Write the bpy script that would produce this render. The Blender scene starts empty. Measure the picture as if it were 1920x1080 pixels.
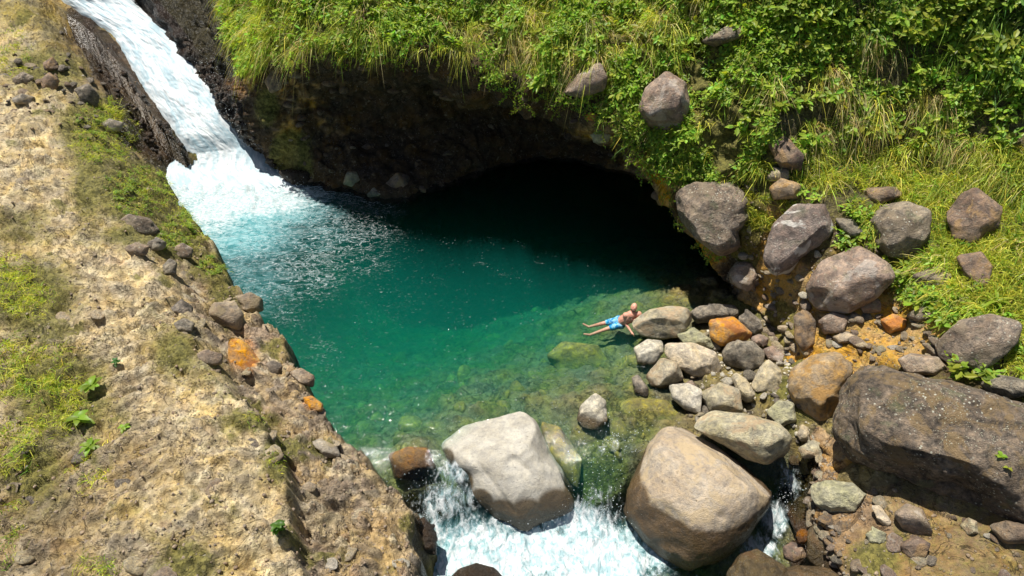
import bpy, bmesh, math, random
import numpy as np
from mathutils import Vector, Matrix, Euler

random.seed(7)
RNG = np.random.default_rng(11)
S = bpy.context.scene
COL = S.collection
R_ = math.radians

# ------------------------------------------------------------------ camera
CAMZ, PITCH, FPX = 13.0, 38.0, 1300.0
cam_d = bpy.data.cameras.new('camera')
cam_d.sensor_width = 36.0
cam_d.lens = FPX / 1920 * 36
cam_d.clip_end = 500
cam_d.clip_start = 0.1
cam = bpy.data.objects.new('camera', cam_d)
COL.objects.link(cam)
cam.location = (0, 0, CAMZ)
cam.rotation_euler = (R_(90 - PITCH), 0, 0)
S.camera = cam

# ------------------------------------------------------------------ light
SUN_EL, SUN_AZ = 75.0, -62.0          # azimuth from +Y (away from the camera), negative = to the left
w = bpy.data.worlds.new('World')
S.world = w
w.use_nodes = True
nt = w.node_tree
nt.nodes.clear()
wo = nt.nodes.new('ShaderNodeOutputWorld')
bg = nt.nodes.new('ShaderNodeBackground')
sky = nt.nodes.new('ShaderNodeTexSky')
sky.sky_type = 'NISHITA'
sky.sun_disc = False
sky.sun_elevation = R_(SUN_EL)
sky.sun_rotation = R_(SUN_AZ)
bg.inputs['Strength'].default_value = 0.055
nt.links.new(sky.outputs[0], bg.inputs[0])
nt.links.new(bg.outputs[0], wo.inputs[0])
sd = bpy.data.lights.new('sun', 'SUN')
sd.energy = 5.0
sd.angle = R_(0.5)
sd.color = (1.0, 0.95, 0.86)
sun = bpy.data.objects.new('sun', sd)
COL.objects.link(sun)
sdir = Vector((math.sin(R_(SUN_AZ)) * math.cos(R_(SUN_EL)), math.cos(R_(SUN_AZ)) * math.cos(R_(SUN_EL)), math.sin(R_(SUN_EL))))
sun.rotation_euler = sdir.to_track_quat('Z', 'Y').to_euler()
sun.location = (0, 20, 30)
S.view_settings.view_transform = 'Standard'
S.view_settings.look = 'None'
S.view_settings.exposure = 0.62
S.view_settings.gamma = 1
S.view_settings.use_curve_mapping = False
cy = S.cycles
cy.max_bounces = 6
cy.diffuse_bounces = 2
cy.glossy_bounces = 2
cy.transmission_bounces = 3
cy.transparent_max_bounces = 10
cy.volume_bounces = 1
cy.use_denoising = True
cy.sample_clamp_indirect = 3
cy.caustics_reflective = False
cy.caustics_refractive = False

# ------------------------------------------------------------------ laying out
CP, SP = math.cos(R_(PITCH)), math.sin(R_(PITCH))
def ray(px, py):
    a = (px - 960) / FPX
    b = (540 - py) / FPX
    return np.array([a, CP + b * SP, -SP + b * CP])
def Z(px, py, z):
    d = ray(px, py)
    return np.array([0, 0, CAMZ]) + d * ((z - CAMZ) / d[2])
def Y(px, py, y):
    d = ray(px, py)
    return np.array([0, 0, CAMZ]) + d * (y / d[1])
def proj(P):
    P = np.asarray(P)
    x, y, z = P[..., 0], P[..., 1], P[..., 2] - CAMZ
    f = y * CP - z * SP
    u = y * SP + z * CP
    return 960 + FPX * x / f, 540 - FPX * u / f

# ------------------------------------------------------------------ noise in numpy
_perm = np.random.default_rng(3).permutation(256).astype(np.int64)
_perm = np.concatenate([_perm, _perm, _perm])
_g = np.random.default_rng(5).normal(size=(256, 3))
_g /= np.linalg.norm(_g, axis=1)[:, None]
def pn(x, y, z=None):
    """gradient noise, about -0.7..0.7"""
    if z is None:
        xi = np.floor(x).astype(np.int64); yi = np.floor(y).astype(np.int64)
        xf = x - xi; yf = y - yi
        u = xf * xf * (3 - 2 * xf); v = yf * yf * (3 - 2 * yf)
        xi &= 255; yi &= 255
        def c(i, j):
            h = _perm[_perm[xi + i] + yi + j]
            return _g[h, 0] * (xf - i) + _g[h, 1] * (yf - j)
        a = c(0, 0); b = c(1, 0); a = a + u * (b - a)
        d = c(0, 1); e = c(1, 1); d = d + u * (e - d)
        return (a + v * (d - a)) * 1.3
    xi = np.floor(x).astype(np.int64); yi = np.floor(y).astype(np.int64); zi = np.floor(z).astype(np.int64)
    xf = x - xi; yf = y - yi; zf = z - zi
    u = xf * xf * (3 - 2 * xf); v = yf * yf * (3 - 2 * yf); w_ = zf * zf * (3 - 2 * zf)
    xi &= 255; yi &= 255; zi &= 255
    def c(i, j, k):
        h = _perm[_perm[_perm[xi + i] + yi + j] + zi + k]
        g = _g[h]
        return g[..., 0] * (xf - i) + g[..., 1] * (yf - j) + g[..., 2] * (zf - k)
    r = []
    for k in (0, 1):
        a = c(0, 0, k); b = c(1, 0, k); a = a + u * (b - a)
        d = c(0, 1, k); e = c(1, 1, k); d = d + u * (e - d)
        r.append(a + v * (d - a))
    return (r[0] + w_ * (r[1] - r[0])) * 1.2
def fbm(x, y, z=None, o=4, gain=.5, ridged=False):
    s = 0; a = 1; f = 1; t = 0
    for i in range(o):
        n = pn(x * f + i * 17.3, y * f - i * 9.1, None if z is None else z * f + i * 5.7)
        if ridged: n = 0.6 - np.abs(n) * 2
        s = s + n * a; t += a; a *= gain; f *= 2.03
    return s / t
def worley(x, y, seed=0):
    """2D cells: distance to the nearest and second nearest centre, cell id 0..1"""
    xi = np.floor(x).astype(np.int64); yi = np.floor(y).astype(np.int64)
    f1 = np.full(x.shape, 9.0); f2 = np.full(x.shape, 9.0); idd = np.zeros(x.shape)
    tab = np.random.default_rng(seed + 40).random((256, 3))
    for i in (-1, 0, 1):
        for j in (-1, 0, 1):
            h = _perm[_perm[(xi + i) & 255] + ((yi + j) & 255)]
            cx = xi + i + tab[h, 0]; cy_ = yi + j + tab[h, 1]
            d = np.hypot(x - cx, y - cy_)
            m = d < f1
            f2 = np.where(m, f1, np.minimum(f2, d))
            idd = np.where(m, tab[h, 2], idd)
            f1 = np.where(m, d, f1)
    return f1, f2, idd
def sstep(a, b, x):
    t = np.clip((x - a) / (b - a), 0, 1)
    return t * t * (3 - 2 * t)
def seg_dist(x, y, poly):
    """distance to an open polyline, its signed side (positive = left of travel), and the running index along it"""
    best = np.full(x.shape, 1e9); side = np.zeros(x.shape); par = np.zeros(x.shape)
    for i in range(len(poly) - 1):
        ax, ay = poly[i][:2]; bx, by = poly[i + 1][:2]
        dx, dy = bx - ax, by - ay
        t = np.clip(((x - ax) * dx + (y - ay) * dy) / (dx * dx + dy * dy), 0, 1)
        d = np.hypot(x - ax - t * dx, y - ay - t * dy)
        s = dx * (y - ay) - dy * (x - ax)
        m = d < best
        best = np.where(m, d, best); side = np.where(m, np.sign(s), side); par = np.where(m, i + t, par)
    return best, side, par
def inpoly(px, py, poly):
    ins = np.zeros(px.shape, bool)
    n = len(poly)
    for i in range(n):
        x1, y1 = poly[i]; x2, y2 = poly[(i + 1) % n]
        if y1 == y2: continue
        c = ((y1 > py) != (y2 > py)) & (px < (x2 - x1) * (py - y1) / (y2 - y1) + x1)
        ins ^= c
    return ins
class RBF:
    def __init__(s, pts, c=0.4, lam=1e-3):
        s.p = np.array(pts, float); n = len(s.p); s.c = c
        A = np.zeros((n + 3, n + 3))
        A[:n, :n] = s.k(s.p[:, None, 0] - s.p[None, :, 0], s.p[:, None, 1] - s.p[None, :, 1]) - lam * np.eye(n)
        A[:n, n] = 1; A[:n, n + 1:] = s.p[:, :2]; A[n, :n] = 1; A[n + 1:, :n] = s.p[:, :2].T
        b = np.zeros(n + 3); b[:n] = s.p[:, 2]
        s.w = np.linalg.solve(A, b)
    def k(s, dx, dy): return np.sqrt(dx * dx + dy * dy + s.c ** 2)
    def __call__(s, x, y):
        r = s.w[-3] + s.w[-2] * x + s.w[-1] * y
        for i in range(len(s.p)):
            r = r + s.w[i] * s.k(x - s.p[i, 0], y - s.p[i, 1])
        return r

# ------------------------------------------------------------------ meshes
def raw_mesh(name, V, F, smooth=True, attrs=None):
    """V (n,3); F: (m,3) or (m,4) int array"""
    me = bpy.data.meshes.new(name)
    V = np.asarray(V, np.float32); F = np.asarray(F, np.int32)
    k = F.shape[1]
    me.vertices.add(len(V)); me.vertices.foreach_set('co', V.ravel())
    me.loops.add(F.size); me.loops.foreach_set('vertex_index', F.ravel())
    me.polygons.add(len(F))
    me.polygons.foreach_set('loop_start', np.arange(0, F.size, k, dtype=np.int32))
    me.polygons.foreach_set('use_smooth', np.full(len(F), smooth))
    me.update(calc_edges=True)
    for n, a in (attrs or {}).items():
        a = np.asarray(a, np.float32)
        if a.ndim == 2:
            at = me.attributes.new(n, 'FLOAT_COLOR', 'POINT')
            if a.shape[1] == 3: a = np.concatenate([a, np.ones((len(a), 1), np.float32)], 1)
            at.data.foreach_set('color', a.ravel())
        else:
            at = me.attributes.new(n, 'FLOAT', 'POINT')
            at.data.foreach_set('value', a)
    return me
def grid_faces(nr, nc, keep=None):
    i = np.arange(nr - 1)[:, None] * nc + np.arange(nc - 1)[None, :]
    F = np.stack([i, i + 1, i + nc + 1, i + nc], -1).reshape(-1, 4)
    if keep is not None:
        F = F[keep.ravel()[F].any(1)]
    return F
def compact(V, F, attrs):
    used = np.unique(F); m = np.full(len(V), -1); m[used] = np.arange(len(used))
    return V[used], m[F], {k: a[used] for k, a in attrs.items()}
def link(name, me, mat=None, parent=None, loc=None, **props):
    o = bpy.data.objects.new(name, me)
    COL.objects.link(o)
    if mat is not None and me is not None and not me.materials: me.materials.append(mat)
    if parent is not None: o.parent = parent
    if loc is not None: o.location = loc
    for k, v in props.items():
        if v is not None: o[k] = v
    return o
def vnormals(P):
    """normals of a grid of points (r,c,3)"""
    du = np.gradient(P, axis=1); dv = np.gradient(P, axis=0)
    n = np.cross(du, dv)
    return n / (np.linalg.norm(n, axis=-1, keepdims=True) + 1e-9)

# ------------------------------------------------------------------ materials
class NT:
    def __init__(s, name):
        s.m = bpy.data.materials.new(name); s.m.use_nodes = True
        s.t = s.m.node_tree; s.t.nodes.clear()
        s.out = s.t.nodes.new('ShaderNodeOutputMaterial')
    def n(s, typ, **kw):
        nd = s.t.nodes.new('ShaderNode' + typ)
        for k, v in kw.items():
            if hasattr(nd, k) and not k[0].isupper(): setattr(nd, k, v)
        return nd
    def l(s, a, b): s.t.links.new(a, b)
    def put(s, sock, v):
        if isinstance(v, bpy.types.NodeSocket): s.l(v, sock)
        elif isinstance(v, (tuple, list)) and len(v) == 3 and sock.type == 'RGBA': sock.default_value = (*v, 1)
        else: sock.default_value = v
    def coord(s, kind='Object'):
        return s.n('TexCoord').outputs[kind]
    def pos(s):
        return s.n('NewGeometry').outputs['Position']
    def noise(s, vec, scale, detail=4, rough=.55, dist=0, lac=2.0):
        x = s.n('TexNoise'); s.l(vec, x.inputs['Vector'])
        x.inputs['Scale'].default_value = scale; x.inputs['Detail'].default_value = detail
        x.inputs['Roughness'].default_value = rough; x.inputs['Distortion'].default_value = dist
        return x.outputs['Fac']
    def voro(s, vec, scale, feature='F1', rnd=1.0):
        x = s.n('TexVoronoi'); x.feature = feature; s.l(vec, x.inputs['Vector'])
        x.inputs['Scale'].default_value = scale; x.inputs['Randomness'].default_value = rnd
        return x
    def ramp(s, fac, a, b, lo=0.0, hi=1.0):
        x = s.n('MapRange'); x.interpolation_type = 'SMOOTHSTEP'
        s.put(x.inputs['Value'], fac)
        x.inputs['From Min'].default_value = a; x.inputs['From Max'].default_value = b
        x.inputs['To Min'].default_value = lo; x.inputs['To Max'].default_value = hi
        return x.outputs['Result']
    def math(s, op, a, b=0.0):
        x = s.n('Math'); x.operation = op; s.put(x.inputs[0], a); s.put(x.inputs[1], b)
        return x.outputs[0]
    def mix(s, fac, a, b, mode='MIX'):
        x = s.n('Mix'); x.data_type = 'RGBA'; x.blend_type = mode
        s.put(x.inputs[0], fac); s.put(x.inputs[6], a); s.put(x.inputs[7], b)
        return x.outputs[2]
    def attr(s, name, out='Color'):
        x = s.n('Attribute'); x.attribute_name = name
        return x.outputs[out]
    def hsv(s, col, h=.5, sat=1.0, v=1.0):
        x = s.n('HueSaturation')
        s.put(x.inputs['Hue'], h); s.put(x.inputs['Saturation'], sat); s.put(x.inputs['Value'], v); s.put(x.inputs['Color'], col)
        return x.outputs[0]
    def bump(s, h, strength=.5, dist=.05, normal=None):
        x = s.n('Bump'); s.l(h, x.inputs['Height'])
        x.inputs['Strength'].default_value = strength; x.inputs['Distance'].default_value = dist
        if normal is not None: s.l(normal, x.inputs['Normal'])
        return x.outputs[0]
    def principled(s, col, rough=.9, normal=None, spec=.3, **kw):
        b = s.n('BsdfPrincipled')
        s.put(b.inputs['Base Color'], col); s.put(b.inputs['Roughness'], rough)
        s.put(b.inputs['Specular IOR Level'], spec)
        if normal is not None: s.l(normal, b.inputs['Normal'])
        for k, v in kw.items(): s.put(b.inputs[k], v)
        return b.outputs[0]
    def done(s, sh, vol=None):
        s.l(sh, s.out.inputs['Surface'])
        if vol is not None: s.l(vol, s.out.inputs['Volume'])
        return s.m

def ground_material():
    """earth and rock: the painted mineral, moss and wet zones vary by the mesh's own attributes"""
    m = NT('ground_rock'); P = m.pos()
    tint = m.attr('tint'); wet = m.attr('wet', 'Fac'); moss = m.attr('moss', 'Fac')
    n1 = m.noise(P, 1.3, 6, .6); n2 = m.noise(P, 6, 5, .65, .6); n3 = m.noise(P, 28, 4, .7)
    c = m.hsv(tint, .5, m.ramp(n1, .3, .7, .75, 1.15), m.math('MULTIPLY', 1.0, m.math('MULTIPLY', m.ramp(n2, .3, .72, .62, 1.3), m.ramp(n1, .32, .62, .78, 1.12))))
    c = m.mix(m.ramp(m.noise(P, 2.6, 5, .6, 1.2), .56, .66, 0, .5), c, m.mix(1, c, (.60, .52, .46), 'MULTIPLY'))
    c = m.mix(m.ramp(m.noise(P, 4.3, 5, .62, .6), .6, .7, 0, .5), c, (.42, .35, .23))
    cr = m.ramp(m.math('ABSOLUTE', m.math('SUBTRACT', m.noise(P, .9, 6, .66, 1.0), .5)), .0, .012, 1, 0)
    c = m.mix(m.math('MULTIPLY', cr, .45), c, m.mix(1, c, (.30, .25, .2), 'MULTIPLY'))
    v = m.voro(P, 11); peb = m.ramp(v.outputs['Distance'], .22, .34, 1, 0)
    gate = m.ramp(m.noise(P, 3.1, 2), .47, .58, 0, 1)
    c = m.mix(m.math('MULTIPLY', m.math('MULTIPLY', peb, gate), .55), c, m.hsv(m.mix(m.ramp(n2, .4, .6, 0, 1), (.2, .17, .15), (.36, .30, .24)), .5, 1, m.ramp(v.outputs['Color'], 0, 1, .6, 1.4)))
    c = m.mix(m.ramp(n3, .42, .3, 0, .55), c, m.mix(1, c, (.45, .38, .33), 'MULTIPLY'))
    c = m.mix(m.math('MULTIPLY', m.ramp(m.noise(P, 1.4, 6, .66, .8), .46, .62, 0, .62), m.ramp(moss, .02, .2, .35, 1)), c, m.mix(1, c, (.80, .80, .42), 'MULTIPLY'))
    g4 = m.noise(P, 70, 3, .7)
    c = m.hsv(c, .5, 1, m.ramp(g4, .35, .65, .82, 1.16))
    mf = m.ramp(m.math('ADD', m.math('MULTIPLY', moss, 1.25), m.math('MULTIPLY', m.math('ADD', n2, m.math('MULTIPLY', m.noise(P, 17, 5, .7), .8)), .62)), .72, 1.12, 0, .9)
    mc = m.mix(m.ramp(m.noise(P, 9, 4, .7), .38, .62, 0, 1), (.075, .075, .016), (.21, .19, .045))
    c = m.mix(mf, c, mc)
    wf = m.ramp(m.math('ADD', wet, m.math('MULTIPLY', m.math('SUBTRACT', n2, .5), .8)), .4, .62, 0, 1)
    c = m.mix(wf, c, m.mix(1, c, (.20, .17, .15), 'MULTIPLY'))
    r = m.math('SUBTRACT', .93, m.math('MULTIPLY', wf, .68))
    h = m.math('ADD', m.math('MULTIPLY', n2, 1.0), m.math('ADD', m.math('MULTIPLY', n3, .45), m.math('MULTIPLY', m.math('MULTIPLY', peb, gate), .35)))
    return m.done(m.principled(c, r, m.bump(m.math('SUBTRACT', h, m.math('MULTIPLY', cr, .5)), 1.0, .10), .35))
# ------------------------------------------------------------------ the ground: left bank, pool bed, gravel bar
def L(rows): return [tuple(Z(a, b, c)) for a, b, c in rows]
EDGE = L([(20, -200, 7), (85, -70, 5.5), (160, 15, 4.3), (225, 80, 3.5), (265, 130, 2.8), (300, 185, 2.1), (330, 235, 1.4), (340, 290, .35), (318, 335, 0), (345, 395, 0), (385, 440, 0), (410, 480, 0), (436, 520, 0), (470, 580, 0), (505, 625, 0), (545, 675, 0),
          (578, 720, 0), (606, 775, 0), (628, 815, 0), (655, 850, 0), (705, 885, -.1), (742, 930, -.5), (780, 985, -1.), (800, 1040, -1.3),
          (800, 1120, -1.4), (800, 1300, -1.5)])
CREST = L([(-60, -200, 8), (20, -60, 6), (90, 60, 4.3), (150, 150, 2.9), (205, 260, 2.3), (262, 380, 2.0), (320, 500, 1.8), (380, 610, 1.7), (440, 720, 1.7), (500, 800, 1.7), (532, 862, 1.7), (548, 930, 1.6), (566, 1000, 1.5), (580, 1100, 1.5), (600, 1300, 1.5)])
strip_pts = L([(300, 330, .5), (340, 400, .7), (400, 490, .75), (450, 570, .8), (520, 670, .8), (580, 750, .85), (620, 850, .85), (690, 920, .7), (740, 990, .55),
               (760, 1060, .45), (740, 1150, .4), (250, 280, 1.4), (280, 340, 1.3), (330, 430, 1.2), (380, 520, 1.2), (430, 620, 1.15), (480, 720, 1.1), (550, 820, 1.1),
               (600, 930, 1.1), (650, 1020, 1.0), (650, 1200, .9), (190, 150, 2.7), (240, 230, 1.9), (300, 280, .7), (230, 160, 2.2), (0, 0, 5), (-200, -80, 6.5), (-200, 600, 2), (0, 1200, 1.)])
crest_pts = L([(60, 250, 3.1), (150, 300, 2.8), (200, 420, 2.45), (270, 530, 2.25), (340, 640, 2.15), (420, 740, 2.2), (490, 820, 2.25), (520, 900, 2.2), (530, 980, 2.0),
               (540, 1080, 1.95), (0, 230, 3.2), (0, 400, 2.95), (100, 500, 2.55), (0, 600, 2.5), (150, 700, 2.25), (0, 800, 2.05), (200, 850, 2.1), (100, 1000, 1.75),
               (300, 950, 2.3), (400, 900, 2.35), (300, 1080, 2.1), (0, 1080, 1.6), (0, 1300, 1.3), (500, 1300, 1.9), (-300, 400, 3), (-300, 900, 1.5), (-300, 1300, 1),
               (120, 160, 3.35), (40, 130, 3.6), (0, 60, 4.3), (100, 60, 4.4), (170, 100, 3.9), (60, 20, 4.8), (0, -20, 5.2), (-200, -60, 6.3), (-200, 150, 4.2), (160, 210, 2.9),
               (150, 40, 4.35), (120, -20, 5.0), (50, -90, 6.3), (190, 160, 3.0), (235, 240, 2.1)])
bed_pts = L([(450, 400, -2), (600, 450, -4.2), (800, 450, -5.2), (800, 560, -4.8), (650, 600, -4.2), (700, 700, -2.7), (900, 640, -3.0), (1000, 590, -2.6), (1000, 500, -3.8),
             (1100, 450, -4), (1080, 570, -1.6), (1150, 600, -.75), (1060, 640, -1.4), (850, 750, -1.15), (700, 780, -1.6), (750, 830, -.75), (900, 780, -.65), (1000, 740, -.6),
             (1100, 730, -.42), (1150, 690, -.6), (1190, 640, -.45), (1230, 540, -.5), (1200, 480, -1.5), (1180, 780, -.3), (1225, 730, -.22), (1300, 690, .02), (1350, 720, .1),
             (1400, 760, .12), (1400, 640, .12), (1440, 600, .4), (950, 850, -1.0), (780, 880, -.45), (830, 930, -1.0), (1100, 860, -.7), (1150, 900, -1.0), (1100, 960, -1.7),
             (900, 1010, -2.), (1050, 1060, -2.3), (810, 1060, -2.), (1250, 1060, -1.8), (1350, 900, -.3), (1440, 860, -.5), (1470, 930, -1.25), (1460, 1000, -1.7), (1430, 1080, -2.0), (1500, 960, -1.2), (1490, 890, -.6),
             (1500, 830, .12), (1550, 900, .35), (1540, 1000, -.6), (1560, 1080, -.8), (1650, 1000, .5), (1750, 1000, .6), (1900, 1050, .6), (1500, 1200, -1.2), (1000, 1250, -2.5),
             (700, 360, -1.2), (900, 380, -3), (1200, 400, -3), (600, 380, -1.8), (400, 330, -1.5), (1900, 700, 0), (1600, 400, -1), (2200, 1200, 0), (500, 200, -2), (1000, 200, -3),
             (560, 640, -3.2), (480, 520, -2.6), (620, 780, -2), (700, 870, -.8)])
rb_strip, rb_crest, rb_bed = RBF(strip_pts, .5, 2e-2), RBF(crest_pts, .6, 2e-2), RBF(bed_pts, .5, 2e-2)
# the chute of the waterfall: left edge, right edge, height of the water
CH = [((40, -80), (175, -70), 5.75), ((90, -25), (225, -25), 5.0), ((125, 10), (250, 10), 4.5), ((200, 62), (325, 68), 3.72), ((238, 115), (364, 115), 3.05), ((268, 165), (396, 165), 2.4),
      ((302, 215), (424, 215), 1.72), ((334, 262), (452, 256), 1.05), ((336, 296), (496, 286), .52), ((306, 322), (525, 318), .14), ((312, 352), (560, 346), .03), ((345, 395), (585, 372), -.06)]
CHL = np.array([Z(*a, z) for a, b, z in CH]); CHR = np.array([Z(*b, z) for a, b, z in CH])
CHM = (CHL + CHR) / 2
CHH = np.linalg.norm(CHL - CHR, axis=1) / 2

def ground_height(x, y):
    wob = fbm(x * .9, y * .9, o=3) * .55 + fbm(x * 3.1, y * 3.1, o=3) * .22
    d, s, p = seg_dist(x, y, EDGE)
    sd = -d * s                         # positive on the bank
    sd = np.where(s < 0, d, -d) + wob * .8
    d2, s2, p2 = seg_dist(x, y, CREST)
    c = np.where(s2 < 0, d2, -d2) + wob * .45
    wd = np.interp(p2, [0, 3, 6, 8, 9.5, 11, 14], [1.8, 1.8, 1.3, .8, .28, .22, .3])
    kc = sstep(-.5, .5, c / wd)
    zc = rb_crest(x, y); zs = rb_strip(x, y)
    bank = zs + (zc - zs) * kc
    bed = rb_bed(x, y)
    kb = sstep(-.28, .26, sd)
    z = bed + (bank - bed) * kb
    # relief
    q = x * .55 - y * .83; r = x * .83 + y * .55
    band = fbm(q * .95, r * .35, o=3, ridged=True)
    rough = fbm(x * 1.1, y * 1.1, o=6, gain=.56)
    w1 = worley(x * 1.25 + rough, y * 1.25, 1); w2 = worley(x * 3.6 + rough * .8, y * 3.6, 2); w3 = worley(x * 8.5, y * 8.5, 3)
    def cobble(wv, th): return np.where(wv[2] > th, np.sqrt(np.clip(1 - (wv[0] / .52) ** 2, 0, 1)), 0)
    hq = fbm(q * .55 + 3, r * .22, o=4) * 4.5; led = np.floor(hq) + sstep(.7, 1, hq - np.floor(hq)) - hq
    rel = led * .27 + rough * (.36 - .10 * kc) + band * .20 + fbm(q * 2.6, r * .8, o=4, ridged=True) * .075 + cobble(w1, .8) * .12 + cobble(w2, .72) * .07 + cobble(w3, .7) * .025 - np.where(w3[2] < .22, np.clip(1 - w3[0] / .4, 0, 1), 0) * .025 - np.where(w2[2] < .12, np.clip(1 - w2[0] / .4, 0, 1), 0) * .09
    # the conglomerate of the lower shelf: stones of every size set in the matrix
    shelf = 1 - kc; cg1 = cobble(w1, .5) * .15 * shelf; cg2 = cobble(w2, .38) * .085 * (.35 + .65 * shelf); cg3 = cobble(w3, .4) * .03
    rel += cg1 + cg2 + cg3 + np.abs(fbm(x * 3.3, y * 3.3, o=4, gain=.6)) * .14 * shelf
    rel += -sstep(.09, .0, w1[1] - w1[0]) * .05
    stone_mask = np.clip(np.maximum(cg1 / .1, cg2 / .055), 0, 1); stone_id = np.where(cg1 / .1 > cg2 / .055, w1[2], w2[2])
    rel_bed = rough * .35 + cobble(w1, .5) * .16 + cobble(w2, .5) * .07
    z = z + rel * kb + rel_bed * (1 - kb) * .9
    # carve under the waterfall
    dch, sch, pch = seg_dist(x, y, CHM)
    hw = np.interp(pch, np.arange(len(CHM)), CHH); zw = np.interp(pch, np.arange(len(CHM)), CHM[:, 2])
    t = dch / hw
    carve = zw - .32 + np.clip(t - .8, 0, 9) * 1.7 + rough * .3
    inside = (pch < len(CHM) - 3.3)
    z = np.where(inside & (t < 1.1), carve, z)
    z = np.where(inside & (t < 2.2) & (sch > -2), np.minimum(z, np.maximum(carve, np.where(t > 1.05, -9, carve))), z)
    return z, kb, kc, sd, stone_mask, stone_id

def fan(px0, px1, nx, py0, py1, ny, zref):
    a = np.linspace(px0, px1, nx); b = np.linspace(py0, py1, ny)
    A, B = np.meshgrid(a, b)
    u = (A - 960) / FPX; v = (540 - B) / FPX
    dz = -SP + v * CP
    t = (zref - CAMZ) / dz
    return u * t, (CP + v * SP) * t
GX, GY = fan(-330, 1700, 800, -110, 1230, 530, .8)
GZ, KB, KC, SD, SMASK, SID = ground_height(GX, GY)
GP = np.stack([GX, GY, GZ], -1)
GPX, GPY = proj(GP)

def blobs(px, py, lst):
    """soft ellipses (cx, cy, rx, ry, weight)"""
    r = np.zeros(px.shape)
    for cx, cy, rx, ry, wt in lst:
        r = np.maximum(r, wt * np.clip(1.3 - np.hypot((px - cx) / rx, (py - cy) / ry), 0, 1))
    return r
def lerp(a, b, t): return a + (b - a) * t[..., None]
tan_ = np.array([.50, .39, .215]); pale = np.array([.68, .585, .39]); brown = np.array([.17, .12, .06]); strip_c = np.array([.40, .30, .17])
ochre = np.array([.72, .30, .055]); bed_c = np.array([.21, .165, .07]); dark = np.array([.055, .05, .045]); mossc = np.array([.2, .19, .045])
n_a = fbm(GX * .8, GY * .8, o=4); n_b = fbm(GX * 2.5 + 9, GY * 2.5, o=4)
T = np.broadcast_to(strip_c, GP.shape).copy()
T = lerp(T, tan_, sstep(.2, .8, KC + n_a * .3))
T = lerp(T, pale, KC * sstep(-.12, .22, n_b + n_a * .5) * .8)
brn = blobs(GPX, GPY, [(60, 980, 230, 190, 1), (230, 860, 110, 120, .8), (60, 700, 110, 140, .6), (330, 1010, 90, 90, .5), (380, 560, 60, 70, .6), (60, 560, 150, 80, .4)])
T = lerp(T, brown * 1.25, np.clip(brn + n_b * .5, 0, 1) * .75 * KC)
pal_ = np.array([[.30, .24, .18], [.44, .36, .24], [.24, .19, .15], [.52, .44, .31], [.36, .26, .19], [.20, .17, .145], [.42, .30, .16]])
T = lerp(T, pal_[(SID * 41).astype(int) % 7], SMASK * .75)
T = lerp(T, ochre, sstep(.5, .9, blobs(GPX, GPY, [(455, 668, 42, 42, 1.1), (586, 757, 24, 18, 1), (215, 490, 55, 30, .6), (300, 545, 30, 20, .5), (270, 400, 26, 10, .7), (380, 605, 12, 12, .8)]) + n_b * .6) * .6)
T = lerp(T, np.array([.66, .36, .085]), np.clip(sstep(.2, .8, blobs(GPX, GPY, [(1490, 640, 60, 70, 1.2), (1440, 610, 50, 60, .9), (1510, 740, 40, 60, .6)]) + n_b * .7), 0, 1) * .85 * (GPX > 1300))
T = lerp(T, np.array([.20, .115, .045]), np.clip(blobs(GPX, GPY, [(150, 55, 75, 55, 1), (190, 110, 40, 50, .8), (110, 20, 50, 40, .8)]) * 1.2, 0, 1))
T = T * np.array([1.03, 1.01, .95])
T = lerp(T, bed_c * (1 + .35 * n_b[..., None]), 1 - KB)
T = lerp(T, np.array([.25, .20, .055]), np.clip((1 - KB) * sstep(-.05, .3, n_b) * .6, 0, 1))
slab = blobs(GPX, GPY, [(40, 20, 60, 40, 1), (100, 45, 50, 50, .8)])
T = lerp(T, np.array([.30, .24, .085]), np.clip(slab * 1.3, 0, 1))
WET = np.maximum(blobs(GPX, GPY, [(150, 45, 55, 50, .8), (195, 100, 40, 40, 1.0), (195, 120, 40, 50, .9), (260, 190, 70, 90, 1.0), (310, 270, 60, 50, 1.2), (250, 230, 40, 60, 1.1), (235, 160, 50, 70, 1.0), (295, 250, 70, 70, 1.0), (400, 150, 90, 150, 1.1)]),
                 sstep(.30, .04, GZ) * .8 * KB)
WET = np.maximum(WET, inpoly(GPX, GPY, [(120, 40), (200, 60), (260, 130), (350, 270), (345, 310), (290, 312), (245, 250), (215, 190), (175, 130)]) * 1.0)
WET = np.maximum(WET, (1 - KB) * sstep(.25, -.05, GZ) * .35)
WET = np.where((GPX > 1230) & (GPY < 800), WET * .3, WET)
MOSS = blobs(GPX, GPY, [(190, 240, 90, 70, .8), (260, 360, 90, 70, .85), (170, 330, 50, 130, .5), (330, 440, 60, 60, .7), (370, 400, 50, 60, .75), (90, 130, 120, 60, .45), (60, 560, 100, 90, .6),
                        (110, 740, 110, 110, .6), (60, 880, 80, 90, .5), (400, 500, 60, 40, .6), (250, 440, 80, 30, .5), (330, 660, 60, 60, .5), (30, 430, 100, 60, .35), (380, 690, 100, 60, .3),
                        (470, 790, 70, 25, .55), (520, 860, 35, 60, .6), (350, 1060, 80, 60, .5), (420, 540, 40, 60, .5), (200, 60, 40, 40, .3)]) * KB
MOSS = np.maximum(MOSS, sstep(.08, .35, n_a + n_b * .4) * .4 * KB)
MOSS = np.maximum(MOSS, (1 - KB) * sstep(-.1, .3, n_a) * .55)
V, F, A = compact(GP.reshape(-1, 3), grid_faces(*GX.shape), dict(tint=T.reshape(-1, 3), wet=WET.ravel(), moss=MOSS.ravel()))
M_ground = ground_material()
ground = link('ground', raw_mesh('ground', V, F, True, A), M_ground, kind='structure')

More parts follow.
